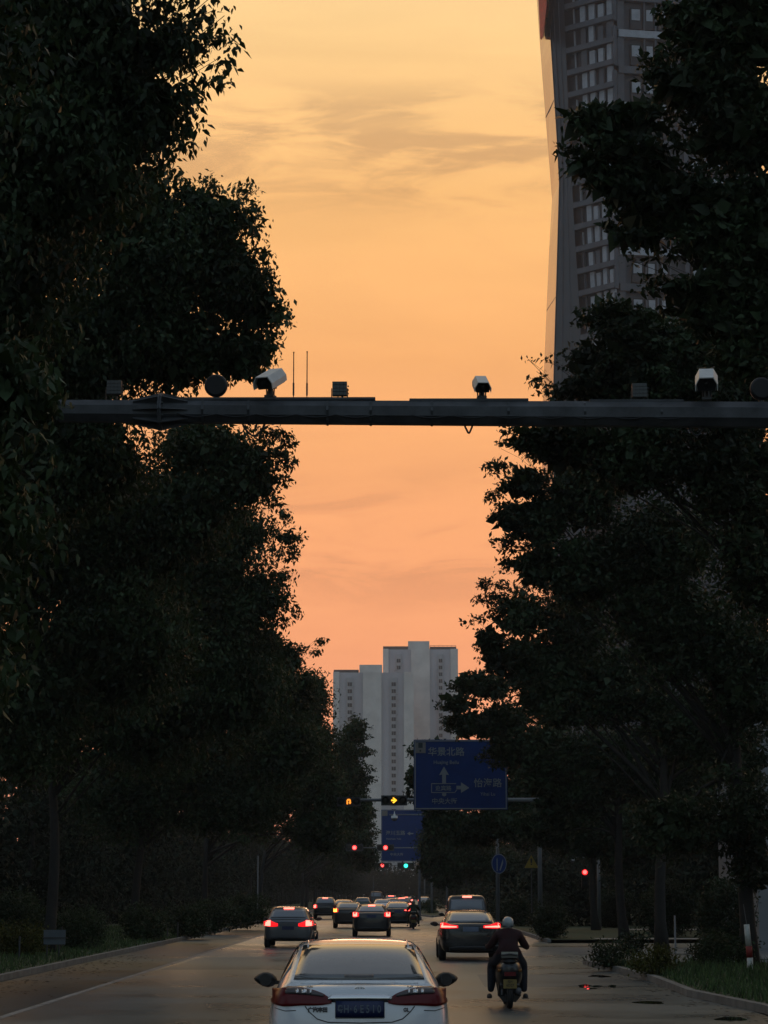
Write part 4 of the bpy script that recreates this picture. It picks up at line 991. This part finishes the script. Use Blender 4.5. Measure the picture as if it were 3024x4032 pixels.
car('suv', 1427, 39, 'far green car with a pale roof in the middle of the road', GREEN_P, 'off', 'block', 0, name='green_car', full=False, plate=None, sc=(1,1,.93))
car('van', 1481, 27, 'far brown van standing above the queue', BROWN_P, 'off', 'tall', 0, name='brown_van', full=False, plate=None, sc=(1.05,1,1.15))
car('sedan', 1506, 46, 'far white car just above the roof of the grey sedan', WHITE_P, 'off', 'block', 0, name='white_car', full=False, plate=None)
car('sedan', 1546, 42, 'far pale champagne car in the queue', CHAMP_P, 'off', 'block', 0, name='champagne_car', full=False, plate=None)
car('suv', 1582, 41, 'far dark car with a wide red brake lamp', BROWN_P, 'brake', 'block', 0, name='brown_car', full=False, plate=None, brake3=.3, sc=(1,1,.93))
car('suv', 1540, 31, 'farthest dark car with red lamps near the road end', BLACK_P, 'brake', 'block', 0, name='dark_car', full=False, plate=None, brake3=.35)
car('sedan', 1600, 30, 'farthest grey car with red lamps near the road end', GREY_P, 'brake', 'block', 0, name='grey_car', full=False, plate=None, brake3=.2)
car('sedan', 1672, 30, 'far car with a red lamp beside the island post', CHAMP_P, 'brake', 'block', 0, name='pale_car', full=False, plate=None)

# ================================================================== scooters and riders
def skin(name, joints, bones, m, parent, sub=2, root=0):
    me = bpy.data.meshes.new(name); me.from_pydata([j[0] for j in joints], bones, [])
    o = bpy.data.objects.new('tmp', me); COL.objects.link(o)
    md = o.modifiers.new('skin', 'SKIN'); md.use_smooth_shade = True
    for i, j in enumerate(joints):
        sv_ = me.skin_vertices[0].data[i]; rr_ = j[1]; sv_.radius = (rr_, rr_) if not isinstance(rr_, tuple) else rr_; sv_.use_root = (i == root)
    s2 = o.modifiers.new('sub', 'SUBSURF'); s2.levels = sub; s2.render_levels = sub
    me2 = bpy.data.meshes.new_from_object(o.evaluated_get(bpy.context.evaluated_depsgraph_get()))
    bpy.data.objects.remove(o); return finish(name, me2, m, parent, True)
DRED = mat('dark red jacket', (.026,.004,.006), .85, var=.35, vscale=9, bump=.4, bscale=18)
NAVY = mat('navy trousers', (.010,.012,.020), .9, var=.3, vscale=8, bump=.3)
SKIN_ = mat('skin', (.28,.16,.11), .6); HELM = mat('white helmet shell', (.30,.34,.35), .22, coat=.5, var=.12, vscale=8)
DARKFAB = mat('dark camouflage cloth', (.03,.035,.02), .9, var=.6, vscale=14); SCBLK = mat('scooter body black', (.010,.010,.011), .3, coat=.4)
SCGRY = mat('scooter grey trim', (.10,.10,.105), .45)
def scooter(label, loc, rz=0, group='scooters in the right lane'):
    r = thing('scooter', label, 'scooter', loc, R(rz), group)
    for y_, nm in ((0.0, 'wheel'), (1.30, 'wheel')):
        w = MB().lathe([(-.05,.13),(-.055,.18),(-.045,.215),(0,.228),(.045,.215),(.055,.18),(.05,.13)], (0,0,0), 'X', 24).build(nm, RUBBER, r, True, (0, y_, .228))
        MB().lathe([(-.04,0),(-.045,.05),(-.03,.13),(.03,.13),(.045,.05),(.04,0)], (0,0,0), 'X', 16).build('rim', SCGRY, w, True)
    # rear body: lofted tail
    sec = lambda w, a, b: [(0,a),(w*.55,a),(w*.92,a+(b-a)*.3),(w,a+(b-a)*.6),(w*.8,b-.03),(w*.4,b),(0,b)]
    me = loft_mesh([(-.22,.09,.58,.74),(-.15,.18,.46,.80),(0,.235,.36,.83),(.25,.255,.30,.83),(.5,.23,.26,.80),(.66,.15,.26,.6)], sec, 2); finish('body', me, SCBLK, r, True)
    me = loft_mesh([(-.20,.08,.78,.84),(-.1,.14,.77,.87),(.15,.16,.76,.87),(.45,.15,.75,.84),(.62,.10,.74,.81)], sec, 2); finish('seat', me, mat('seat vinyl', (.015,.015,.016), .6), r, True)
    me = loft_mesh([(.60,.14,.22,.30),(.8,.18,.20,.27),(1.02,.17,.20,.30)], sec, 1); finish('footboard', me, SCBLK, r, True)
    MB().add([(-.17,1.0,.25),(.17,1.0,.25),(.22,1.06,.6),(.15,1.02,.98),(-.15,1.02,.98),(-.22,1.06,.6),(-.12,1.14,.25),(.12,1.14,.25),(.16,1.2,.6),(.10,1.12,.98),(-.10,1.12,.98),(-.16,1.2,.6)],
        [(5,4,3,2),(5,2,1,0),(6,7,8,11),(11,8,9,10),(0,1,7,6),(1,2,8,7),(2,3,9,8),(3,4,10,9),(4,5,11,10),(5,0,6,11)]).build('front_shield', SCBLK, r, True)
    MB().tube([(-.34,.92,1.03),(-.2,.97,1.05),(0,1.0,1.03),(.2,.97,1.05),(.34,.92,1.03)], [.017,.014,.02,.014,.017], 8).build('handlebar', SCBLK, r, True)
    MB().tube([(0,1.0,1.03),(0,1.14,.7),(0,1.28,.3)], [.03,.035,.04], 8).build('steering_column', SCBLK, r)
    for s_ in (-1,1):
        MB().tube([(s_*.24,.97,1.05),(s_*.30,.95,1.17)], .006, 5).tube([(s_*.30,.955,1.17),(s_*.30,.94,1.17)], .05, 14).build('mirror', BLACK_PL, r)
        MB().tube([(s_*.06,-.02,.228),(s_*.13,.12,.30),(s_*.14,.30,.42)], [.02,.024,.02], 7).tube([(s_*.13,-.03,.24),(s_*.15,.02,.55)], .022, 7).build('swing_arm', SCGRY, r)
    MB().tube([(.15,-.20,.32),(.15,.0,.28),(.13,.3,.26)], [.05,.058,.03], 12).build('exhaust', SCGRY, r, True)
    # dark underbody round the rear wheel
    MB().add([(-.19,-.05,.40),(.19,-.05,.40),(.20,.0,.22),(.11,.0,.11),(-.11,.0,.11),(-.20,.0,.22),(-.19,.35,.40),(.19,.35,.40),(.20,.35,.22),(.11,.35,.11),(-.11,.35,.11),(-.20,.35,.22)],
        [(0,1,2,5),(5,2,3,4),(6,7,8,11),(11,8,9,10),(1,7,8,2),(2,8,9,3),(3,9,10,4),(4,10,11,5),(5,11,6,0),(0,6,7,1)]).build('engine_case', BLACK_PL, r)
    MB().box((0,-.215,.43),(.235,.012,.155)).build('licence_plate', PLATE_Y, r)
    text_mesh('粤H', .05, 0, -.224, .468, .001, depth=.001).build('character', mat('black print', (.02,.02,.02), .6), r); text_mesh('6D27', .062, 0, -.224, .405, .001, depth=.001).build('character', MATS['black print'], r)
    MB().box((0,-.20,.60),(.20,.04,.07)).build('tail_light', REDLENS, r)
    for s_ in (-1,1): MB().tube([(s_*.15,-.13,.66),(s_*.20,-.16,.66)], [.02,.028], 8).build('indicator', mat('amber lens', (.2,.08,.01), .3), r, True)
    MB().tube([(-.13,.1,.87),(-.13,-.18,.93),(0,-.24,.95),(.13,-.18,.93),(.13,.1,.87)], .013, 6).build('grab_rail', SCGRY, r)
    # pale storage box top behind the rider
    MB().box((0,-.02,.925),(.30,.26,.10),taper=.92).build('luggage_box', SCBLK, r); MB().box((.0,-.155,.955),(.29,.02,.045)).build('reflective_strip', mat('pale strip', (.34,.34,.28), .5, var=.2), r)
    return r
def rider(label, loc, jacket=DRED, helm=HELM, legs=NAVY, rz=0, group='people riding scooters'):
    r = thing('person', label, 'person', loc, R(rz), group)
    J = [((0,.22,.93),(.19,.14)), ((0,.24,1.05),(.20,.14)), ((0,.29,1.17),(.20,.13)), ((0,.32,1.27),(.17,.11)), ((0,.34,1.37),(.06,.06)), ((0,.37,1.43),(.07,.08)), ((0,.375,1.50),(.065,.075)),
         ((-.185,.32,1.265),.085), ((-.30,.46,1.08),.072), ((-.355,.72,1.04),.052), ((-.345,.87,1.055),.028),
         ((.185,.32,1.265),.085), ((.30,.46,1.08),.072), ((.355,.72,1.04),.052), ((.345,.87,1.055),.028),
         ((-.14,.28,.87),.12), ((-.27,.62,.74),.105), ((-.285,.60,.48),.085), ((-.31,.58,.25),.055), 
         ((.14,.28,.87),.12), ((.26,.62,.74),.105), ((.27,.60,.48),.085), ((.29,.58,.25),.055)]
    B = [(0,1),(1,2),(2,3),(3,4),(4,5),(5,6),(3,7),(7,8),(8,9),(9,10),(3,11),(11,12),(12,13),(13,14),(0,15),(15,16),(16,17),(17,18),(0,19),(19,20),(20,21),(21,22)]
    o = skin('body', J, B, None, r, 2)
    for m in (jacket, legs, SKIN_): o.data.materials.append(m)
    for p_ in o.data.polygons:
        c = p_.center
        p_.material_index = 2 if (c.z > 1.375 and abs(c.x) < .1) or (c.y > .80 and c.z > .9) else (1 if c.z < .93 or (c.y > .3 and c.z < .98) else 0)
    # helmet
    h = MB(); n = 18; vs = []
    prof = [(-.10,.075),(-.085,.098),(-.04,.118),(.02,.124),(.07,.108),(.105,.072),(.122,.03),(.125,0)]
    h.lathe(prof, (0,0,0), 'Z', 22); h.v = [(x*.94, y*1.12, z) for x, y, z in h.v]
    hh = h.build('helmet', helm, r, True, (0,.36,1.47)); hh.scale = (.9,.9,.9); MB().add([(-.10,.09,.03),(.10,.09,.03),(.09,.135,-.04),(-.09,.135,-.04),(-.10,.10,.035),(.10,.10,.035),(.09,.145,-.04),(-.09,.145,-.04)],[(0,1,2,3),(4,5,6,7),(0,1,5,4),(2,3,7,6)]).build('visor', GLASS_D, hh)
    MB().lathe([(-.075,.108),(-.062,.1215),(-.05,.120)], (0,0,0), 'Z', 22).build('rim_band', mat('helmet trim', (.05,.06,.07), .5), hh, True)
    # face: nose and ears sit in front, under the visor
    for s_ in (-1, 1):
        hand = Vector((s_*.345,.90,1.055))
        skin('hand', [((hand.x,hand.y-.04,hand.z),.026),((hand.x,hand.y,hand.z+.006),.030),((hand.x-s_*.01,hand.y+.03,hand.z+.01),.024)], [(0,1),(1,2)], SKIN_, r, 1)
        for k, ln in enumerate((.030,.034,.032,.026)):
            x = hand.x + s_*(.028-.018*k); MB().tube([(x,hand.y+.03,hand.z+.016),(x,hand.y+.052+ln*.2,hand.z+.005),(x,hand.y+.050+ln*.2,hand.z-.022),(x,hand.y+.026,hand.z-.034)], [.0095,.009,.0085,.007], 6).build('finger', SKIN_, r, True)
        x = hand.x - s_*.036; MB().tube([(x,hand.y-.005,hand.z-.004),(x-s_*.006,hand.y+.02,hand.z-.026),(x+s_*.004,hand.y+.04,hand.z-.036)], [.012,.010,.008], 6).build('thumb', SKIN_, r, True)
        f = s_*(.31 if s_ > 0 else .33); me = loft_mesh([(.46,.035,.155,.20),(.50,.045,.15,.235),(.58,.048,.15,.25),(.66,.046,.15,.215),(.74,.035,.155,.19)], lambda w, a, b: [(0,a),(w,a),(w*1.02,a+(b-a)*.4),(w*.8,b-.015),(0,b)], 1)
        finish('shoe', me, mat('dark shoe', (.02,.02,.02), .7), r, True, (f, 0, 0)); 
        if s_ > 0: MB().box((f,.60,.152),(.11,.29,.014)).build('shoe_sole', mat('pale sole', (.15,.15,.14), .8), r)
    return r
Ysc = 8970/223/math.cos(PITCH); xs_ = XX(2003, Ysc)
scooter('black scooter with a yellow plate, nearest the camera in the right lane', (xs_, Ysc, 0))
rider('person in a dark red jacket and white helmet riding the near scooter', (xs_, Ysc, 0.0))
Y2s = 129; xs2 = XX(1628, Y2s)
scooter('far scooter beside the right flank of the dark sedan', (xs2, Y2s, 0))
rider('far person in mottled dark clothes riding beside the dark sedan', (xs2, Y2s, 0.0), DARKFAB, mat('dull green helmet', (.16,.17,.13), .4), DARKFAB)

# ================================================================== trees
GL_, GR_ = 'left hand avenue trees', 'right hand avenue trees'
XT = -11.2
tree('big leaved tree hanging over the left edge of the frame, nearest the camera', -11.2, 21, [(30,1540,140,250,0,.9),(150,1500,70,170,0,.7),(-150,2000,260,700),(60,2000,110,200,0,.8),(-60,2500,130,350,0,.8),(-900,1200,700,600),(-500,200,600,600),(-300,-900,700,500)], leaf=.12, dens=2.4, seed=1, six=True, group=None, trunk_h=6, hang=1.0)  # last lobes lie out of view, added to shade the left of the road
tree('tall big leaved tree filling the upper left corner', -11.4, 30,
     [(250,150,470,420),(560,420,190,210),(200,620,460,380),(-100,1100,420,500),(760,60,110,130,0,.35),(730,250,150,150,0,.75),(860,230,80,110,0,.45),(640,120,150,180,0,.8),(720,460,80,120,0,.6),(690,600,60,90,0,.5),(880,110,60,60,0,.3),(820,20,90,60,0,.25),(180,-250,500,300),(0,-900,700,450),(500,-700,350,350,4),(-700,-300,600,500),(-700,600,500,600)],  # last lobes are outside the frame, put in to darken the road below
     leaf=.125, dens=2.7, seed=2, six=True, trunk_h=7, hang=1.0, clump=.24, twigs=14)
tree('rounded tree whose crown reaches down to the beam at left', -11.3, 44,
     [(820,880,180,190),(955,810,75,120,0,.6),(760,740,90,70,0,.7),(900,1090,170,170),(1010,1180,120,140),(1075,1290,65,130,0,.65),(950,1380,160,130,0,.9),(600,1050,280,300),(700,1350,250,220),(350,1350,320,330),(60,1500,260,400),(500,800,240,200),(150,900,350,350),(1090,1180,40,60,0,.5),(1050,1000,30,50,0,.4),(985,745,35,40,0,.4),(300,1800,350,260)],
     leaf=.14, dens=2.7, seed=3, trunk_h=7, hang=.9, group=None)
tree('tree with a pointed right shoulder just below the beam', -11.2, 58,
     [(1060,1740,95,70,0,.8),(1100,1830,80,80,0,.55),(950,1850,160,170),(800,1750,220,140),(700,2000,270,230),(350,2000,330,300),(1040,1950,70,60,0,.5),(80,2150,260,400),(450,2500,330,330),(100,2800,260,350),(350,2250,230,200),(600,2120,200,160),(180,1780,240,160)],
     leaf=.15, dens=2.6, seed=4, trunk_h=7, hang=.8)
tree('sparse edged tree against the orange sky, level with the middle of the frame', -11.0, 74,
     [(1120,2070,90,70,0,.45),(1160,2140,50,80,0,.4),(1050,2200,110,140,0,.8),(1100,2310,60,80,0,.65),(1010,2350,120,110),(1150,2390,50,30,0,.45),(850,2150,180,230),(850,2450,240,200),(700,2230,200,160),(400,2200,240,200),(600,2400,280,280),(950,2080,110,100),(900,2700,260,250),(550,2800,330,260),(200,2700,300,330),(1120,2420,50,40,0,.4)],
     leaf=.16, dens=2.6, seed=5, trunk_h=6, hang=.8)
tree('tree with a single twig reaching out to the right', -10.8, 96,
     [(1110,2590,90,80,0,.9),(1200,2560,55,35,0,.5),(1250,2520,30,22,0,.6),(1020,2530,110,80),(1000,2750,200,180),(1150,2720,110,110),(1100,2950,190,170),(700,2950,260,230),(900,3150,250,150),(500,3100,280,220)],
     leaf=.17, dens=2.6, seed=6, trunk_h=5.5)
tree('dense rounded tree standing left of the pale apartment blocks', -10.4, 128,
     [(1215,2720,95,100),(1262,2790,55,90,0,.8),(1180,2880,120,150),(1270,2950,55,110,0,.9),(1150,3080,180,150),(930,2980,150,150),(860,3060,150,120),(1290,3120,80,130),(1000,3150,200,170),(1250,3270,120,110)],
     leaf=.2, dens=2.6, seed=7, trunk_h=5)
tree('tree with ragged right edge in front of the lower apartment block', -9.9, 168,
     [(1400,2880,48,60,0,.9),(1440,2950,40,40,0,.7),(1360,2970,70,90),(1440,3040,38,40,0,.7),(1380,3080,80,110),(1330,3200,120,120),(1420,3180,50,70,0,.85)],
     leaf=.22, dens=2.6, seed=8, trunk_h=5)
tree('small tree at the end of the left row beside the far signals', -9.4, 235,
     [(1440,3200,36,50,0,.9),(1400,3300,80,90),(1470,3270,25,35,0,.8),(1440,3370,60,70),(1350,3330,80,90)], leaf=.26, dens=2.6, seed=9, trunk_h=4)
# right row
tree('tall layered tree filling the upper right corner, in front of the tower', 9.4, 33,
     [(2790,110,200,200),(2950,60,220,300),(2640,250,110,80,0,.8),(2740,330,230,110),(2930,500,260,260),(2330,470,140,48,0,1.),(2320,650,100,42),(2380,550,120,40),(2300,560,60,26,0,.8),(2480,470,160,60),(2370,600,150,45,0,.8),(2520,620,180,90),(2440,730,150,70,0,.85),(2640,780,230,130),(2520,900,130,80,0,.9),(2560,1010,90,50,0,.5),(2850,900,260,220),(2790,1180,200,130),(2990,860,130,200),(2960,1080,160,170),(2960,1300,200,240),(2610,1120,110,50,0,.6),(2640,60,60,80,0,.6),(2900,-200,300,200),(2900,-700,450,400),(3500,-200,500,500),(3500,900,500,500)],
     leaf=.13, dens=2.9, m=LEAF_R, seed=11, six=True, trunk_h=7.5, flat=.30, hang=.2, clump=.24, r0=.24)
tree('layered tree in front of the lower part of the tower, above the beam', 9.3, 46,
     [(2400,1240,130,60,0,.9),(2520,1310,200,100),(2330,1380,70,40,0,.8),(2400,1430,180,90),(2700,1400,230,170),(2320,1520,150,70),(2550,1540,250,120),(2850,1560,260,200),(2250,1480,60,45,0,.6),(2130,1470,30,55,0,.5),(2165,1420,25,22,0,.6),(2145,1530,22,40,0,.4),(2080,1415,16,10,0,.5),(2200,1560,60,40,0,.7),(2100,1720,110,50,0,.9),(2250,1750,170,110),(2500,1800,250,180),(2880,1850,280,220),(3000,2200,220,300)],
     leaf=.14, dens=2.8, m=LEAF_R, seed=12, trunk_h=7.5, flat=.32, hang=.2, r0=.24)
tree('tree with horizontal spiky branches right of the sky gap below the beam', 9.0, 60,
     [(2040,1760,80,45,0,.8),(1990,1840,75,38,0,.7),(2070,1900,110,60),(1990,1960,70,40,0,.8),(2010,2040,85,50,0,.9),(2120,2050,120,130),(2010,2130,75,45,0,.8),(2300,1950,180,170),(2300,2250,200,170),(2600,2150,260,220),(2110,2230,110,90),(2700,2500,260,220),(2950,2650,200,300),(1990,2210,50,40,0,.5),(2960,3420,90,110),(2930,3250,120,150),(2550,2400,180,150),(2620,2180,160,130),(2960,3150,90,150,0,.8),(2830,3150,70,170,0,.7),(2900,3300,110,120,0,.7),(2650,3250,160,140,0,.9)],
     leaf=.15, dens=2.8, m=LEAF_R, seed=13, trunk_h=7, flat=.34, hang=.15, r0=.22)
tree('tree whose sparse branches reach farthest left on the right side', 8.8, 76,
     [(1950,2290,75,40,0,.55),(1905,2350,60,28,0,.6),(1970,2400,70,60,0,.7),(1870,2440,36,26,0,.6),(1930,2520,60,50,0,.85),(2050,2420,110,110),(1960,2600,70,60),(2060,2600,130,110),(2250,2480,170,160),(2180,2640,150,110),(2450,2700,230,180),(2200,2750,200,130),(2750,2850,260,200),(2900,3000,140,120)],
     leaf=.16, dens=2.8, m=LEAF_R, seed=14, trunk_h=6.5, flat=.4, hang=.15)
tree('tree whose leaves cover the top right corner of the blue sign', 9.4, 95,
     [(1850,2690,80,45),(1920,2700,100,70),(1800,2770,70,35,0,.9),(1850,2850,110,60),(1760,2850,45,28,0,.8),(1980,2850,130,100),(2020,2960,110,55),(1930,2975,60,28,0,.6),(1960,3010,50,22,0,.5),(2150,2950,160,130),(2130,3080,90,60),(2400,3000,200,170),(2650,3080,200,160),(2160,3280,110,60),(2120,3250,90,60),(2150,3180,60,45,0,.9),(2290,3160,120,100)],
     leaf=.18, dens=2.8, m=LEAF_R, seed=15, trunk_h=6, flat=.5, hang=.1)
tree('tree standing behind the big blue sign with leaves poking out at its left', 10.2, 118,
     [(1700,2960,90,60),(1640,3060,45,55,0,.9),(1630,3120,30,40,0,.8),(1750,3100,120,130),(1850,3250,170,85),(2050,3230,180,100),(2250,3250,190,130),(2450,3300,190,150),(1720,3230,70,50,0,.9),(2070,3010,110,130),(2060,3110,80,80),(1960,3130,90,90),(2200,3100,120,130)],
     leaf=.2, dens=2.8, m=LEAF_R, seed=16, trunk_h=5.5)
tree('low dark tree masking the right part of the farther blue sign', 8.6, 172,
     [(1740,3250,60,60),(1700,3330,62,75),(1690,3400,50,50),(1800,3380,110,90),(1950,3400,130,80),(1760,3450,80,50)], leaf=.22, dens=2.9, m=LEAF_R, seed=17, trunk_h=4)
tree('small far tree right of the green signal', 6.5, 260, [(1700,3420,40,60),(1670,3390,25,35),(1760,3430,60,60)], leaf=.28, dens=2.8, m=LEAF_F, seed=18, trunk_h=3)

# one generic tree, then copied along both sides behind the near ones and far down the road
def generic(seed, h=12., rad=4.2, leaf=.34, n=5200, m=LEAF_F, zlow=2.2):
    rng = np.random.default_rng(seed)
    root = thing('avenue_tree', 'dark avenue tree standing in the rows far down the road', 'tree', (0,0,0), 0, 'distant avenue trees')
    vs_ = []
    for k in range(16):
        a = rng.uniform(0, 6.28); q = rng.uniform(.2, .68)*rad; z = rng.uniform(zlow+1, h-1.5); q *= (1.15 if z < h*.6 else .7)
        vs_.append(lobe_points((q*math.cos(a), q*math.sin(a), z), (rad*.45, rad*.45, 1.7), n//16, rng, .35, .6))
    vs, k = leaves(np.concatenate(vs_), leaf, rng)
    finish('crown', leaf_mesh('crown', vs, k), m, root)
    mb, tp = trunk_mb(h*.75, .2, .08, (0,0), rng); mb.build('trunk', BARK, root, True)
    return root
G1 = generic(1); G2 = generic(2, 10.5, 3.8); G3 = generic(3, 13.5, 4.6)
rg = random.Random(5); first = {0: True, 1: True, 2: True}
LAV = ('dark tree in the far left row of the avenue beyond the signals', 'far left avenue row'); LAR = ('dark tree in the far right row of the avenue beyond the signals', 'far right avenue row')
LAB2 = ('dark tree behind the far left row of the avenue', 'second far left row'); LAR2 = ('dark tree behind the far right row of the avenue', 'second far right row')
def put(x, y, sc=1., lab=None, low=0):
    lab = lab or LAV
    k = rg.randrange(3); g = (G1, G2, G3)[k]; rz = rg.uniform(0, 6.28); s = sc*rg.uniform(.88, 1.12)
    if first[k]: first[k] = False; g.location = (x, y, low); g.rotation_euler = (0,0,rz); g.scale = (s,s,s); o = g
    else: o = dup(g, (x, y, low), rz, scale=(s,s,s))
    if lab: o['label'] = lab[0]; o['group'] = lab[1]
    return o
LB = ('dark tree in the second row behind the left avenue', 'left second row trees'); RB = ('dark tree in the second row behind the right avenue', 'right second row trees')
for y in range(48, 250, 9): put(-18.5 + rg.uniform(-1,1), y + rg.uniform(-1,1), 1.0 if y > 70 else .9, LB, -1.0)
for y in range(40, 62, 8): put(15.5 + rg.uniform(-1,1), y, .9, RB, -1.)
for y in range(100, 260, 9): put(17.5 + rg.uniform(-1,1), y, 1.0, RB, -1.2)
for y in range(262, 800, 15):
    put(-9.6 - rg.uniform(0, .8) - (y-262)*.004, y, .80); put(7.9 + rg.uniform(0, .8), y+5, .80, LAR)
    if y < 520: put(-17, y+7, .95, LAB2); put(15.5, y+3, .95, LAR2)
NB = ('avenue tree beside the road next to and behind the camera', 'trees beside the camera')
for y in (-34,-24,-14,-4,6): put(-11.3, y, 1.12, NB, -.3); put(10.4, y+3, 1.12, NB, -.3)  # avenue carried on out of view, added to shade the road and cars
put(10.4, 19, 1.1, NB, -.3); put(-20, 24, 1.1, NB, -.3)
WD = ('dark tree in the wood closing the far end of the road', 'trees closing the road end')
for k in range(17): put(-17 + k*2.3 + rg.uniform(-1,1), 640 + rg.uniform(-20, 30), .80, WD)
def hedge(name, label, x0, x1, y0, y1, h0, h1, leaf, n, seed, m=LEAF_F, cat='hedge', stuff=True):
    rng = np.random.default_rng(seed+900); NLEAF[0] += n
    u = rng.uniform(0, 1, n)**1.5; y = y0+(y1-y0)*u; x = rng.uniform(x0, x1, n)
    top = h1*(.80+.14*np.sin(x*.9+y*.21+seed)+.10*np.sin(y*.53+x*.3+seed*2)); z = h0+(top-h0)*rng.uniform(0, 1, n)**.85
    vs, k = leaves(np.stack([x, y, z], 1), leaf, rng, hang=.2, slim=.55)
    o = finish(name, leaf_mesh(name, vs, k), m); tag(o, label, cat)
    if stuff: o['kind'] = 'stuff'
    return o
hedge('woodland', 'dark wood closing the view behind the left avenue', -32, -21, 34, 900, 0, 13, .75, 60000, 1, cat='woodland')
hedge('woodland', 'dark wood closing the view behind the right avenue', 21, 32, 100, 900, 0, 13, .75, 45000, 2, cat='woodland')
hedge('hedge', 'long dark hedge at the back of the left grass bank', -19.5, -16.5, 62, 420, 0, 3.6, .26, 45000, 3)
hedge('hedge', 'dark hedge across the ground beyond the side road at right', 7.5, 30, 131, 140, 0, 4.2, .26, 26000, 4)
hedge('hedge', 'dark hedge behind the right kerb under the tall trees', 11.5, 22, 50, 60, 0, 3.6, .16, 30000, 5)
hedge('hedge', 'far dark hedge running beside the right lanes', 7.0, 9.5, 140, 560, 0, 3.0, .3, 26000, 6)
hedge('woodland', 'dark far wood that closes the end of the road', -40, 40, 700, 740, 0, 11, 1.0, 22000, 7, cat='woodland')
# low shrubs and hedges under the trees
def shrub(label, px, pyb, Y, rpx, hpx, m=LEAF_L, leaf=.09, dens=3., seed=0, name='shrub', z0=.1):
    rng = np.random.default_rng(seed+500); x = XX(px, Y); s = SS(Y); a = rpx/s; h = hpx/s
    root = thing(name, label, 'shrub', (x, Y, z0)); la = leaf*leaf*.42*.37; n = int(dens*math.pi*a*h*.7/la); NLEAF[0] += n
    pts = np.concatenate([lobe_points((rng.uniform(-.4,.4)*a, rng.uniform(-.3,.3)*a, h*rng.uniform(.4,.55)), (a*.62, min(a*.6, 1.6), h*.5), n//3, rng, .12) for _ in range(3)])
    pts = pts[pts[:, 2] > 0]; vs, k = leaves(pts, leaf, rng, hang=-.2); finish('foliage', leaf_mesh('foliage', vs, k), m, root)
    st = MB()
    for q in range(6): st.tube([(rng.uniform(-.3,.3)*a,0,0),(rng.uniform(-.6,.6)*a,rng.uniform(-.2,.2),h*.7)], [.025,.008], 4)
    st.build('stems', BARK, root); return root
shrub('yellowish shrub in the left grass at the frame edge', 90, 0, 70, 110, 130, LEAF_Y, seed=1)
shrub('green shrub behind the left notice board', 330, 0, 78, 170, 150, seed=2)
shrub('rounded dark shrub at the left frame edge', 60, 0, 80, 150, 220, seed=3)
shrub('low green shrub inside the right kerb corner', 2590, 0, 54, 110, 95, LEAF_Y, seed=4)
shrub('dark shrub at the tip of the right kerb', 2400, 0, 60, 90, 90, seed=5)
shrub('dark shrub behind the red banded post', 2830, 0, 60, 150, 120, seed=6)
shrub('tall dark bush at the foot of the big sign pole', 2150, 0, 97, 110, 130, LEAF_R, leaf=.12, seed=77)
hl_ = [('left', x, Y) for x, Y in ((560,92),(720,100),(860,112),(960,126))]
for i, (sd_, px, Y) in enumerate(hl_): shrub('dark hedge clump under the left trees, number of the row seen behind the grass' if False else ('dark hedge clump under the left trees, ' + ('nearest of the four', 'second of the four', 'third of the four', 'farthest of the four')[i]), px, 0, Y, 120, 130, leaf=.13, seed=10+i)
for i, (px, Y, rp, hp) in enumerate(((1800,128,60,80),(2020,132,80,110),(2180,130,90,130),(2420,126,110,150),(2620,100,170,240),(2480,70,60,90),(2900,72,180,300),(1700,215,50,40),(1690,250,50,38))):
    shrub(('dark bush ahead of the people carrier','dark bush behind the round blue sign','dark bush below the yellow warning triangle','dark bush under the side road signal','tall dark bush at the far side of the side road','dark bush beside the thin pale post','tall dark bush near the right edge behind the guard post','low bush on the island verge, nearer one','low bush on the island verge, farther one')[i], px, 0, Y, rp, hp, LEAF_R if i < 7 else LEAF_L, leaf=.13 if Y < 150 else .2, seed=30+i)
# pale building glimpsed between the right hand trunks
bw = thing('low_building', 'pale low building glimpsed between the trunks at the right edge', 'building', (24, 88, 0))
MB().box((0,0,5),(22,10,10)).build('wall', mat('pale wall', (.20,.21,.215), .8, var=.1, vscale=.5), bw)
for i in range(7):
    for j in range(2):
        w = MB().box((-9+i*3,-5.03,2.6+j*4),(1.5,.1,1.8)).build('window', GLASS_D, bw); MB().box((-9+i*3,-5.09,1.62+j*4),(1.7,.14,.1)).build('sill', PALE, w)
print('LEAVES', NLEAF[0])

# ================================================================== haze in the air
hz_ = MB().box((0, 410, 109.), (1400, 1120, 220.)).build('haze', None); hz_['kind'] = 'stuff'; tag(hz_, 'thin evening haze filling the air over the road', 'haze')
hm = bpy.data.materials.new('haze'); hm.use_nodes = True; ht = hm.node_tree; ht.nodes.clear()
pv = N(ht, 'ShaderNodeVolumePrincipled'); pv.inputs['Color'].default_value = (.92,.93,.96,1); pv.inputs['Density'].default_value = HAZE; pv.inputs['Anisotropy'].default_value = .2
L(ht, pv.outputs[0], N(ht, 'ShaderNodeOutputMaterial').inputs['Volume']); hz_.data.materials.append(hm)
